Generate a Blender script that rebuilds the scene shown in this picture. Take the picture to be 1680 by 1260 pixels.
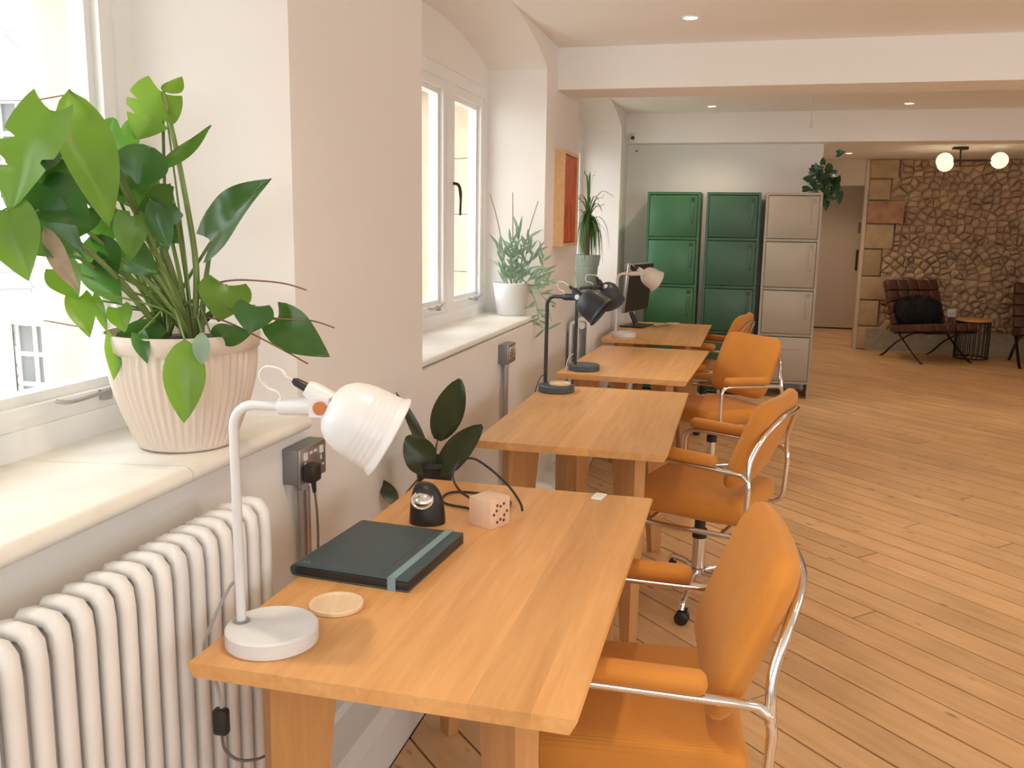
import bpy, math, random
from mathutils import Vector, Matrix
random.seed(7)
for o in list(bpy.data.objects): bpy.data.objects.remove(o)
sc = bpy.context.scene
C = sc.collection
PI = math.pi
R = math.radians

# ------------------------------------------------------------------ camera
FPX, CX, CY = 1470.27, 840.0, 630.0
YAW, PITCH, ROLL = R(14.19), R(10.014), R(0.88)
CAM = Vector((0, 0, 1.49))
_f = Vector((-math.sin(YAW)*math.cos(PITCH), math.cos(YAW)*math.cos(PITCH), -math.sin(PITCH)))
_r0 = Vector((math.cos(YAW), math.sin(YAW), 0)); _u0 = _r0.cross(_f)
_r = _r0*math.cos(ROLL) + _u0*math.sin(ROLL)
_u = -_r0*math.sin(ROLL) + _u0*math.cos(ROLL)
cam = bpy.data.cameras.new('camera'); camo = bpy.data.objects.new('camera', cam); C.objects.link(camo)
M3 = Matrix((_r, _u, -_f)).transposed()
camo.matrix_world = Matrix.Translation(CAM) @ M3.to_4x4()
cam.sensor_width = 36; cam.sensor_fit = 'HORIZONTAL'; cam.lens = FPX*36/1680
cam.clip_start = 0.05; cam.clip_end = 200
sc.camera = camo

# ------------------------------------------------------------------ world / exposure
w = bpy.data.worlds.new('world'); sc.world = w; w.use_nodes = True
bg = w.node_tree.nodes['Background']
bg.inputs['Color'].default_value = (.90, .955, 1.0, 1)
bg.inputs['Strength'].default_value = 4.6
vs = sc.view_settings
vs.view_transform = 'Standard'; vs.look = 'None'; vs.gamma = 1; vs.use_curve_mapping = False
vs.exposure = 0.52

def portal(y0, y1, z0, z1, x):
    L = bpy.data.lights.new('window_portal', 'AREA'); L.shape = 'RECTANGLE'; L.size = z1-z0; L.size_y = y1-y0
    L.cycles.is_portal = True
    o = bpy.data.objects.new('window_portal', L); C.objects.link(o)
    o.location = (x, (y0+y1)/2, (z0+z1)/2); o.rotation_euler = (0, R(-90), 0)
for a, b in ((0.15, 1.97), (3.1, 5.1), (6.2, 8.28)): portal(a, b, 1.0, 2.25, -1.62)
# windows of the room behind and beside the photographer
REARW = [(-.75, 1.15), (1.75, 3.65)]      # x ranges in the rear wall
RIGHTW = [(-1.6, .3), (2.2, 4.1)]         # y ranges in the right wall
for a, b in REARW:
    L = bpy.data.lights.new('window_portal', 'AREA'); L.shape = 'RECTANGLE'; L.size = b-a; L.size_y = 1.45; L.cycles.is_portal = True
    o = bpy.data.objects.new('window_portal', L); C.objects.link(o); o.location = ((a+b)/2, -2.86, 1.625); o.rotation_euler = (R(90), 0, 0)
for a, b in RIGHTW:
    L = bpy.data.lights.new('window_portal', 'AREA'); L.shape = 'RECTANGLE'; L.size = 1.45; L.size_y = b-a; L.cycles.is_portal = True
    o = bpy.data.objects.new('window_portal', L); C.objects.link(o); o.location = (5.66, (a+b)/2, 1.625); o.rotation_euler = (0, R(90), 0)

# ------------------------------------------------------------------ helpers
def ray(x, y): return _f + _r*((x-CX)/FPX) - _u*((y-CY)/FPX)
def at(x, y, Y):
    d = ray(x, y); return CAM + d*(Y/d.y)

class MB:
    def __init__(s): s.v = []; s.f = []
    def add(s, vs, fs):
        n = len(s.v); s.v += [tuple(p) for p in vs]; s.f += [tuple(i+n for i in q) for q in fs]; return s
    def box(s, lo, hi, M=None):
        x0, y0, z0 = lo; x1, y1, z1 = hi
        v = [Vector(p) for p in ((x0,y0,z0),(x1,y0,z0),(x1,y1,z0),(x0,y1,z0),(x0,y0,z1),(x1,y0,z1),(x1,y1,z1),(x0,y1,z1))]
        if M: v = [M @ p for p in v]
        return s.add(v, [(0,3,2,1),(4,5,6,7),(0,1,5,4),(1,2,6,5),(2,3,7,6),(3,0,4,7)])
    def rbox(s, lo, hi, r, n=3, M=None):
        """box with rounded vertical-section corners on all edges (superellipsoid-free: stacked rounded rects)"""
        x0,y0,z0 = lo; x1,y1,z1 = hi
        r = min(r, (x1-x0)/2.001, (y1-y0)/2.001, (z1-z0)/2.001)
        prof = []
        for i in range(n+1):
            a = PI/2*i/n; prof.append((r*(1-math.sin(a)), r*(1-math.cos(a))))   # inset, dz
        prof = [(p[0], p[1]) for p in prof]
        lev = [(r*(1-math.sin(PI/2*i/n)), z0 + r*(1-math.cos(PI/2*i/n))) for i in range(n+1)]
        lev += [(r*(1-math.cos(PI/2*i/n)), z1 - r*(1-math.sin(PI/2*i/n))) for i in range(n+1)]
        rings = []
        for ins, z in lev:
            ring = []
            rr = max(r-ins, 1e-5)
            for cxs, cys, a0 in ((x1-r, y1-r, 0), (x0+r, y1-r, PI/2), (x0+r, y0+r, PI), (x1-r, y0+r, 1.5*PI)):
                for i in range(n+1):
                    a = a0 + PI/2*i/n; ring.append(Vector((cxs+rr*math.cos(a), cys+rr*math.sin(a), z)))
            rings.append(ring)
        if M: rings = [[M @ p for p in q] for q in rings]
        return s.loft(rings, True, True)
    def loft(s, rings, closed=True, caps=False):
        n = len(rings[0]); vs = [p for q in rings for p in q]; fs = []
        for i in range(len(rings)-1):
            for j in range(n if closed else n-1):
                k = (j+1) % n
                fs.append((i*n+j, i*n+k, (i+1)*n+k, (i+1)*n+j))
        if caps:
            fs.append(tuple(range(n-1, -1, -1))); m = (len(rings)-1)*n; fs.append(tuple(range(m, m+n)))
        return s.add(vs, fs)
    def tube(s, pts, r, n=8, caps=True, flat=1.0, side=None, closed=False):
        pts = [Vector(p) for p in pts]; m = len(pts)
        rr = r if isinstance(r, (list, tuple)) else [r]*m
        rings = []; prev = None
        for i, p in enumerate(pts):
            if closed: d = pts[(i+1) % m]-pts[i-1]
            else: d = pts[min(i+1, m-1)]-pts[max(i-1, 0)]
            d = d.normalized() if d.length > 1e-9 else Vector((0,0,1))
            if side is not None: u = Vector(side)
            elif prev is None: u = Vector((0,0,1)) if abs(d.z) < .9 else Vector((1,0,0))
            else: u = prev
            u = (u - d*u.dot(d)).normalized(); v = d.cross(u); prev = u
            rings.append([p + u*(rr[i]*math.cos(2*PI*k/n)) + v*(rr[i]*flat*math.sin(2*PI*k/n)) for k in range(n)])
        if closed: rings.append(rings[0]); caps = False
        return s.loft(rings, True, caps)
    def lathe(s, prof, n=24, M=None, caps=False, wob=None):
        rings = []
        for r, z in prof:
            ring = []
            for k in range(n):
                a = 2*PI*k/n; q = r*(wob(a, z) if wob else 1)
                p = Vector((q*math.cos(a), q*math.sin(a), z)); ring.append(M @ p if M else p)
            rings.append(ring)
        return s.loft(rings, True, caps)
    def cyl(s, p0, p1, r, n=16): return s.tube([p0, p1], r, n)
    def poly(s, pts, z0, z1):
        n = len(pts); return s.loft([[Vector((p[0], p[1], z0)) for p in pts], [Vector((p[0], p[1], z1)) for p in pts]], True, True)
    def mesh(s, name, mat=None, smooth=False):
        me = bpy.data.meshes.new(name); me.from_pydata(s.v, [], s.f)
        me.update()
        if mat: me.materials.append(mat)
        if smooth:
            me.polygons.foreach_set('use_smooth', [True]*len(me.polygons))
            try: me.set_sharp_from_angle(angle=R(smooth if smooth is not True else 40))
            except Exception: pass
        return me
    def build(s, name, mat, parent=None, smooth=False, loc=None, rot=None, kind=None, label=None):
        o = bpy.data.objects.new(name, s.mesh(name, mat, smooth)); C.objects.link(o)
        if parent: o.parent = parent
        if loc is not None: o.location = loc
        if rot is not None: o.rotation_euler = rot
        if kind: o['kind'] = kind
        if label: o['label'] = label
        return o

def tag(o, label, cat, group=None):
    o['label'] = label; o['category'] = cat
    if group: o['group'] = group
    return o
def thing(name, label, cat, loc=(0,0,0), rz=0, group=None):
    o = bpy.data.objects.new(name, None); C.objects.link(o); o.location = loc; o.rotation_euler = (0,0,rz)
    o.empty_display_size = .1
    return tag(o, label, cat, group)
def struct(o): o['kind'] = 'structure'; return o
def copy_tree(o, parent=None):
    c = o.copy(); C.objects.link(c); c.parent = parent
    for ch in list(o.children): copy_tree(ch, c)
    return c
def T(loc, rz=0, ry=0, rx=0):
    return Matrix.Translation(Vector(loc)) @ Matrix.Rotation(rz, 4, 'Z') @ Matrix.Rotation(ry, 4, 'Y') @ Matrix.Rotation(rx, 4, 'X')
def frame_from(z, x=Vector((1,0,0))):
    z = Vector(z).normalized(); x = Vector(x); x = (x - z*x.dot(z)).normalized(); y = z.cross(x)
    return Matrix((x, y, z)).transposed().to_4x4()
def arc(c, r, a0, a1, n, ax='xz'):
    out = []
    for i in range(n+1):
        a = a0+(a1-a0)*i/n
        out.append((c[0]+r*math.cos(a), c[1], c[2]+r*math.sin(a)) if ax == 'xz' else (c[0]+r*math.cos(a), c[1]+r*math.sin(a), c[2]))
    return out
def smooth_path(pts, n=6):
    P = [Vector(p) for p in pts]; out = []
    for i in range(len(P)-1):
        p0, p1, p2, p3 = P[max(i-1,0)], P[i], P[i+1], P[min(i+2, len(P)-1)]
        for k in range(n):
            t = k/n; out.append(.5*((2*p1)+(p2-p0)*t+(2*p0-5*p1+4*p2-p3)*t*t+(3*p1-p0-3*p2+p3)*t**3))
    out.append(P[-1]); return out

# ------------------------------------------------------------------ materials
def newmat(name):
    m = bpy.data.materials.new(name); m.use_nodes = True
    return m, m.node_tree.nodes, m.node_tree.links, m.node_tree.nodes['Principled BSDF']
def mat(name, col, rough=.5, metal=0.0, var=0.0, scale=8.0, bump=0.0, bscale=60.0, spec=.5, objvar=0.0, coat=0.0, transl=0.0, tcol=None):
    m, N, Lk, P = newmat(name)
    P.inputs['Roughness'].default_value = rough; P.inputs['Metallic'].default_value = metal
    P.inputs['Specular IOR Level'].default_value = spec
    P.inputs['Coat Weight'].default_value = coat
    P.inputs['Base Color'].default_value = (*col, 1)
    tc = N.new('ShaderNodeTexCoord')
    last = None
    if var or objvar:
        hsv = N.new('ShaderNodeHueSaturation'); hsv.inputs['Color'].default_value = (*col, 1); last = hsv
        src = None
        if var:
            nz = N.new('ShaderNodeTexNoise'); nz.inputs['Scale'].default_value = scale; nz.inputs['Detail'].default_value = 5
            Lk.new(tc.outputs['Object'], nz.inputs['Vector'])
            mr = N.new('ShaderNodeMapRange'); mr.inputs['From Min'].default_value = .25; mr.inputs['From Max'].default_value = .75
            mr.inputs['To Min'].default_value = 1-var; mr.inputs['To Max'].default_value = 1+var
            Lk.new(nz.outputs['Fac'], mr.inputs['Value']); src = mr.outputs['Result']
        if objvar:
            oi = N.new('ShaderNodeObjectInfo'); mo = N.new('ShaderNodeMapRange')
            mo.inputs['To Min'].default_value = 1-objvar; mo.inputs['To Max'].default_value = 1+objvar
            Lk.new(oi.outputs['Random'], mo.inputs['Value'])
            if src:
                mu = N.new('ShaderNodeMath'); mu.operation = 'MULTIPLY'; Lk.new(src, mu.inputs[0]); Lk.new(mo.outputs['Result'], mu.inputs[1]); src = mu.outputs[0]
            else: src = mo.outputs['Result']
        Lk.new(src, hsv.inputs['Value']); Lk.new(hsv.outputs['Color'], P.inputs['Base Color'])
    if bump:
        nb = N.new('ShaderNodeTexNoise'); nb.inputs['Scale'].default_value = bscale; nb.inputs['Detail'].default_value = 6
        Lk.new(tc.outputs['Object'], nb.inputs['Vector'])
        b = N.new('ShaderNodeBump'); b.inputs['Strength'].default_value = bump; b.inputs['Distance'].default_value = .004
        Lk.new(nb.outputs['Fac'], b.inputs['Height']); Lk.new(b.outputs['Normal'], P.inputs['Normal'])
    if transl:
        tr = N.new('ShaderNodeBsdfTranslucent'); tr.inputs['Color'].default_value = (*(tcol or col), 1)
        mx = N.new('ShaderNodeMixShader'); mx.inputs['Fac'].default_value = transl
        Lk.new(P.outputs['BSDF'], mx.inputs[1]); Lk.new(tr.outputs['BSDF'], mx.inputs[2])
        Lk.new(mx.outputs['Shader'], N['Material Output'].inputs['Surface'])
    return m
def wood(name, c0, c1, rough=.45, axis=(1, 14, 14), scale=3.0, objvar=.12, knots=False, bump=.15):
    m, N, Lk, P = newmat(name)
    P.inputs['Roughness'].default_value = rough; P.inputs['Specular IOR Level'].default_value = .4
    tc = N.new('ShaderNodeTexCoord'); mp = N.new('ShaderNodeMapping'); mp.inputs['Scale'].default_value = axis
    oi = N.new('ShaderNodeObjectInfo')
    ad = N.new('ShaderNodeVectorMath'); ad.operation = 'ADD'
    sc_ = N.new('ShaderNodeVectorMath'); sc_.operation = 'SCALE'; sc_.inputs[0].default_value = (7.3, 3.1, 5.7)
    mu = N.new('ShaderNodeMath'); mu.operation = 'MULTIPLY'; mu.inputs[1].default_value = 9
    Lk.new(oi.outputs['Random'], mu.inputs[0]); Lk.new(mu.outputs[0], sc_.inputs['Scale'])
    Lk.new(tc.outputs['Object'], ad.inputs[0]); Lk.new(sc_.outputs[0], ad.inputs[1]); Lk.new(ad.outputs[0], mp.inputs['Vector'])
    nz = N.new('ShaderNodeTexNoise'); nz.inputs['Scale'].default_value = scale; nz.inputs['Detail'].default_value = 7; nz.inputs['Roughness'].default_value = .6
    nz.inputs['Distortion'].default_value = .6
    Lk.new(mp.outputs[0], nz.inputs['Vector'])
    cr = N.new('ShaderNodeValToRGB'); cr.color_ramp.elements[0].position = .3; cr.color_ramp.elements[1].position = .7
    cr.color_ramp.elements[0].color = (*c0, 1); cr.color_ramp.elements[1].color = (*c1, 1)
    Lk.new(nz.outputs['Fac'], cr.inputs['Fac'])
    hsv = N.new('ShaderNodeHueSaturation'); mo = N.new('ShaderNodeMapRange')
    mo.inputs['To Min'].default_value = 1-objvar; mo.inputs['To Max'].default_value = 1+objvar
    Lk.new(oi.outputs['Random'], mo.inputs['Value']); Lk.new(mo.outputs['Result'], hsv.inputs['Value'])
    col = cr.outputs['Color']
    if knots:
        mp2 = N.new('ShaderNodeMapping'); mp2.inputs['Scale'].default_value = (3.4, 9.0, 1); Lk.new(ad.outputs[0], mp2.inputs['Vector'])
        vo = N.new('ShaderNodeTexVoronoi'); vo.inputs['Scale'].default_value = 1.0; vo.voronoi_dimensions = '2D'; Lk.new(mp2.outputs[0], vo.inputs['Vector'])
        kr = N.new('ShaderNodeMapRange'); kr.inputs['From Min'].default_value = .04; kr.inputs['From Max'].default_value = .125
        kr.inputs['To Min'].default_value = .45; kr.inputs['To Max'].default_value = 1; 
        sp = N.new('ShaderNodeSeparateColor'); Lk.new(vo.outputs['Color'], sp.inputs[0])
        gt = N.new('ShaderNodeMath'); gt.operation = 'LESS_THAN'; gt.inputs[1].default_value = .58; Lk.new(sp.outputs[0], gt.inputs[0])
        sz = N.new('ShaderNodeMath'); sz.operation = 'MULTIPLY'; sz.inputs[1].default_value = .10; Lk.new(sp.outputs[1], sz.inputs[0])
        a1 = N.new('ShaderNodeMath'); a1.operation = 'ADD'; Lk.new(vo.outputs['Distance'], a1.inputs[0]); Lk.new(gt.outputs[0], a1.inputs[1])
        a2 = N.new('ShaderNodeMath'); a2.operation = 'ADD'; Lk.new(a1.outputs[0], a2.inputs[0]); Lk.new(sz.outputs[0], a2.inputs[1])
        Lk.new(a2.outputs[0], kr.inputs['Value'])
        mx = N.new('ShaderNodeMix'); mx.data_type = 'RGBA'; mx.blend_type = 'MULTIPLY'; mx.inputs['Factor'].default_value = 1
        Lk.new(col, mx.inputs['A']); Lk.new(kr.outputs['Result'], mx.inputs['B']); col = mx.outputs['Result']
        # broad mellow blotches of wear
        nw = N.new('ShaderNodeTexNoise'); nw.inputs['Scale'].default_value = 2.2; nw.inputs['Detail'].default_value = 3; Lk.new(ad.outputs[0], nw.inputs['Vector'])
        mw = N.new('ShaderNodeMapRange'); mw.inputs['From Min'].default_value = .3; mw.inputs['From Max'].default_value = .7
        mw.inputs['To Min'].default_value = .86; mw.inputs['To Max'].default_value = 1.12; Lk.new(nw.outputs['Fac'], mw.inputs['Value'])
        mx2 = N.new('ShaderNodeMix'); mx2.data_type = 'RGBA'; mx2.blend_type = 'MULTIPLY'; mx2.inputs['Factor'].default_value = 1
        Lk.new(col, mx2.inputs['A']); Lk.new(mw.outputs['Result'], mx2.inputs['B']); col = mx2.outputs['Result']
    Lk.new(col, hsv.inputs['Color']); Lk.new(hsv.outputs['Color'], P.inputs['Base Color'])
    b = N.new('ShaderNodeBump'); b.inputs['Strength'].default_value = bump; b.inputs['Distance'].default_value = .002
    Lk.new(nz.outputs['Fac'], b.inputs['Height']); Lk.new(b.outputs['Normal'], P.inputs['Normal'])
    return m
def emit(name, col, s):
    m, N, Lk, P = newmat(name)
    P.inputs['Base Color'].default_value = (*col, 1); P.inputs['Emission Color'].default_value = (*col, 1); P.inputs['Emission Strength'].default_value = s
    return m

M = {}
M['wall'] = mat('wall_paint', (.84, .80, .75), .75, var=.015, scale=2, bump=.05, bscale=90)
M['ceil'] = mat('ceiling_paint', (.90, .875, .83), .8, var=.012, scale=1.5)
M['white'] = mat('white_gloss_paint', (.84, .83, .80), .35)
M['sill'] = mat('limestone_sill', (.83, .795, .715), .45, var=.07, scale=9, bump=.06, objvar=.03)
M['sillwood'] = mat('cream_sill', (.84, .81, .74), .4, var=.04, scale=6)
M['rad'] = mat('radiator_enamel', (.83, .815, .79), .3)
M['oak'] = wood('oiled_oak', (.65, .315, .105), (.79, .425, .16), .38, axis=(16, 1.1, 16), scale=2.2, objvar=.10)
M['oakleg'] = wood('oak_leg', (.50, .24, .085), (.62, .32, .12), .42, axis=(14, 14, 1), scale=2.5, objvar=.05)
M['floor'] = wood('pine_board', (.635, .37, .17), (.755, .48, .25), .42, axis=(1, 12, 12), scale=2.4, objvar=.065, knots=True)
M['sub'] = mat('subfloor', (.06, .03, .015), .9)
M['chrome'] = mat('chrome', (.80, .79, .77), .13, 1.0)
M['steel'] = mat('galvanised_steel', (.44, .43, .42), .38, .85, var=.06, scale=20)
M['socket'] = mat('metal_box_paint', (.23, .225, .22), .45, .3)
M['black'] = mat('black_plastic', (.018, .017, .017), .4)
M['blackmatt'] = mat('charcoal_metal', (.035, .038, .042), .45, .2)
M['greybase'] = mat('slate_metal', (.075, .10, .115), .5, .1)
M['lampwhite'] = mat('white_lamp_enamel', (.76, .755, .75), .3)
M['lampcream'] = mat('cream_lamp_enamel', (.78, .70, .60), .4)
M['leather_knob'] = mat('copper_knob', (.55, .18, .06), .5)
M['whitecable'] = mat('white_cable', (.72, .70, .67), .5)
M['midcable'] = mat('pale_grey_cable', (.40, .38, .36), .5)
M['greycable'] = mat('grey_cable', (.16, .15, .14), .5)
M['glassy'] = None
def glass():
    m, N, Lk, P = newmat('window_glass')
    t = N.new('ShaderNodeBsdfTransparent'); g = N.new('ShaderNodeBsdfGlossy'); g.inputs['Roughness'].default_value = .02
    mx = N.new('ShaderNodeMixShader'); mx.inputs['Fac'].default_value = .05
    Lk.new(t.outputs[0], mx.inputs[1]); Lk.new(g.outputs[0], mx.inputs[2]); Lk.new(mx.outputs[0], N['Material Output'].inputs['Surface'])
    return m
M['glass'] = glass()
def cord(name, c):
    m, N, Lk, P = newmat(name); P.inputs['Roughness'].default_value = .85; P.inputs['Specular IOR Level'].default_value = .2
    P.inputs['Sheen Weight'].default_value = .35; P.inputs['Sheen Roughness'].default_value = .4; P.inputs['Sheen Tint'].default_value = (1, .75, .45, 1)
    tc = N.new('ShaderNodeTexCoord'); wv = N.new('ShaderNodeTexWave'); wv.bands_direction = 'Y'; wv.inputs['Scale'].default_value = 55
    Lk.new(tc.outputs['Object'], wv.inputs['Vector'])
    nz = N.new('ShaderNodeTexNoise'); nz.inputs['Scale'].default_value = 9; Lk.new(tc.outputs['Object'], nz.inputs['Vector'])
    mr = N.new('ShaderNodeMapRange'); mr.inputs['To Min'].default_value = .88; mr.inputs['To Max'].default_value = 1.08; Lk.new(nz.outputs['Fac'], mr.inputs['Value'])
    h = N.new('ShaderNodeHueSaturation'); h.inputs['Color'].default_value = (*c, 1); Lk.new(mr.outputs['Result'], h.inputs['Value'])
    Lk.new(h.outputs['Color'], P.inputs['Base Color'])
    b = N.new('ShaderNodeBump'); b.inputs['Strength'].default_value = .35; b.inputs['Distance'].default_value = .0015
    Lk.new(wv.outputs['Fac'], b.inputs['Height']); Lk.new(b.outputs['Normal'], P.inputs['Normal'])
    return m
M['orange'] = cord('orange_corduroy', (.66, .265, .05))
M['pot'] = mat('cream_pink_pot', (.74, .63, .54), .5)
M['soil'] = mat('potting_soil', (.06, .04, .025), .95, bump=.8, bscale=80)
M['leaf'] = mat('dark_leaf', (.030, .095, .026), .24, var=.25, scale=14, objvar=.3, transl=.30, tcol=(.17, .42, .035))
M['leafy'] = mat('backlit_leaf', (.13, .26, .035), .32, var=.15, scale=12, objvar=.15, transl=.42, tcol=(.26, .46, .035))  # paler green blades, glow of the window behind them put into the colour
M['leafdry'] = mat('dried_leaf', (.36, .25, .16), .6, var=.25, scale=20, transl=.2)
M['stem'] = mat('plant_stem', (.17, .24, .06), .45, var=.2, scale=10, objvar=.2)
M['vine'] = mat('brown_vine', (.20, .10, .05), .6)
M['rubber'] = mat('rubber_leaf', (.030, .042, .016), .30, var=.15, scale=8, objvar=.15, transl=.10, tcol=(.10, .16, .02))
M['pothos'] = mat('shaded_pothos_leaf', (.018, .055, .018), .35, var=.2, scale=12, objvar=.25, transl=.12, tcol=(.08, .2, .03))  # darker copy of the leaf green; low light put into the colour
M['sage'] = mat('sage_leaf', (.26, .36, .26), .5, var=.12, scale=20, transl=.2, tcol=(.3, .5, .2))
M['grass'] = mat('strap_leaf', (.055, .125, .03), .4, var=.2, scale=14, objvar=.2, transl=.25, tcol=(.25, .45, .06))
M['whitepot'] = mat('white_ceramic', (.80, .79, .75), .35)
M['sagepot'] = mat('sage_green_pot', (.36, .41, .34), .5)
M['darkpot'] = mat('dark_pot', (.035, .032, .03), .5)
M['green'] = mat('green_locker_enamel', (.045, .15, .06), .35, var=.04, scale=3)
M['dgreen'] = mat('dark_green_locker_enamel', (.045, .115, .065), .38, var=.04, scale=3)
M['cream'] = mat('cream_locker_enamel', (.44, .375, .285), .4)
M['ltgrey'] = mat('locker_plinth_grey', (.32, .31, .30), .5)
M['note'] = mat('teal_grey_leatherette', (.042, .072, .085), .45, bump=.3, bscale=220)
M['strap'] = mat('pale_teal_elastic', (.22, .34, .35), .6)
M['cube'] = wood('pale_beech', (.72, .50, .34), (.80, .58, .42), .5, axis=(12, 12, 1), scale=3, objvar=.02)
M['bamboo'] = wood('bamboo', (.66, .40, .19), (.78, .51, .27), .4, axis=(10, 1, 10), scale=4, objvar=.04)
M['hole'] = mat('hole_brown', (.12, .05, .02), .8)  # brown of the flat discs that mark the drilled holes
M['palebamboo'] = wood('pale_bamboo', (.74, .53, .32), (.84, .64, .42), .4, axis=(10, 1, 10), scale=4, objvar=.03)
M['paper'] = mat('white_card', (.86, .84, .80), .5)
M['leather'] = mat('brown_leather', (.085, .032, .022), .42, var=.2, scale=12, bump=.2, bscale=90)
M['dark_steel'] = mat('dark_bronze', (.06, .045, .035), .35, .8)
M['fur'] = mat('black_fur', (.006, .007, .009), .9)
M['stone'] = None
def stone():
    m, N, Lk, P = newmat('rubble_stone'); P.inputs['Roughness'].default_value = .9; P.inputs['Specular IOR Level'].default_value = .15
    tc = N.new('ShaderNodeTexCoord'); oi = N.new('ShaderNodeObjectInfo')
    cr = N.new('ShaderNodeValToRGB'); e = cr.color_ramp.elements
    e[0].color = (.42, .30, .21, 1); e[1].color = (.60, .44, .30, 1)
    for p, c in ((.3, (.54, .39, .27)), (.55, (.44, .30, .215)), (.8, (.56, .40, .245))):
        q = e.new(p); q.color = (*c, 1)
    Lk.new(oi.outputs['Random'], cr.inputs['Fac'])
    nz = N.new('ShaderNodeTexNoise'); nz.inputs['Scale'].default_value = 14; nz.inputs['Detail'].default_value = 8; Lk.new(tc.outputs['Object'], nz.inputs['Vector'])
    mr = N.new('ShaderNodeMapRange'); mr.inputs['From Min'].default_value = .3; mr.inputs['From Max'].default_value = .7
    mr.inputs['To Min'].default_value = .65; mr.inputs['To Max'].default_value = 1.25; Lk.new(nz.outputs['Fac'], mr.inputs['Value'])
    h = N.new('ShaderNodeHueSaturation'); Lk.new(cr.outputs['Color'], h.inputs['Color']); Lk.new(mr.outputs['Result'], h.inputs['Value'])
    Lk.new(h.outputs['Color'], P.inputs['Base Color'])
    b = N.new('ShaderNodeBump'); b.inputs['Strength'].default_value = .8; b.inputs['Distance'].default_value = .02
    Lk.new(nz.outputs['Fac'], b.inputs['Height']); Lk.new(b.outputs['Normal'], P.inputs['Normal'])
    return m
M['stone'] = stone()
M['quoin'] = mat('dressed_quoin', (.44, .32, .19), .85, var=.2, scale=7, bump=.4, bscale=30, objvar=.18)
M['quoinred'] = mat('red_quoin', (.42, .235, .15), .85, var=.3, scale=9, bump=.4, bscale=30)
M['mortar'] = mat('mortar', (.36, .26, .18), .95, var=.2, scale=20)
M['concrete'] = mat('concrete_plinth', (.36, .31, .23), .8, var=.15, scale=14)
M['doorpaint'] = mat('door_paint', (.60, .50, .40), .5)
M['globe'] = emit('lit_globe', (1.0, .90, .62), .75)
M['lens'] = emit('lit_downlight', (1.0, .86, .64), 9)
def extstone():
    m, N, Lk, P = newmat('pale_facade_stone'); P.inputs['Roughness'].default_value = .9
    tc = N.new('ShaderNodeTexCoord'); mp = N.new('ShaderNodeMapping'); mp.inputs['Scale'].default_value = (2.6, 2.6, 4.5); Lk.new(tc.outputs['Object'], mp.inputs['Vector'])
    nz = N.new('ShaderNodeTexNoise'); nz.inputs['Scale'].default_value = 1.5; Lk.new(tc.outputs['Object'], nz.inputs['Vector'])
    mx = N.new('ShaderNodeMix'); mx.data_type = 'RGBA'; mx.inputs['Factor'].default_value = .25; Lk.new(mp.outputs[0], mx.inputs['A']); Lk.new(nz.outputs['Color'], mx.inputs['B'])
    vo = N.new('ShaderNodeTexVoronoi'); vo.feature = 'DISTANCE_TO_EDGE'; vo.inputs['Scale'].default_value = 1.0; Lk.new(mx.outputs['Result'], vo.inputs['Vector'])
    cr = N.new('ShaderNodeValToRGB'); e = cr.color_ramp.elements; e[0].position = .0; e[0].color = (.16, .155, .15, 1); e[1].position = .08; e[1].color = (.46, .45, .43, 1)
    Lk.new(vo.outputs['Distance'], cr.inputs['Fac']); Lk.new(cr.outputs['Color'], P.inputs['Base Color'])
    return m
M['extstone'] = extstone()
M['extwhite'] = mat('white_facade_trim', (.62, .61, .60), .7)
M['extjamb'] = mat('golden_limestone', (.44, .345, .24), .85, var=.10, scale=9, bump=.3, bscale=25)
M['extpane'] = mat('far_window_glass', (.12, .125, .12), .15, spec=.3)
M['ground'] = mat('courtyard_ground', (.55, .53, .48), .9)
M['hedge'] = mat('hedge_leaf', (.22, .38, .06), .6, var=.3, scale=5, transl=.3, tcol=(.4, .6, .1))

# ================================================================== SETTING
XW, XG, ZC = -1.12, -1.46, 2.525        # wall face, window plane, ceiling
XR, YB, YF, YS = 5.4, -2.6, 8.8, 12.2   # right wall, rear wall, locker wall, stone wall
ZL = 2.37                                # lounge ceiling

def clip(poly, a, b, c):                # keep a*x+b*y<=c
    out = []
    for i in range(len(poly)):
        p, q = poly[i], poly[(i+1) % len(poly)]
        dp, dq = a*p[0]+b*p[1]-c, a*q[0]+b*q[1]-c
        if dp <= 0: out.append(p)
        if dp*dq < 0:
            t = dp/(dp-dq); out.append((p[0]+(q[0]-p[0])*t, p[1]+(q[1]-p[1])*t))
    return out

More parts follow.
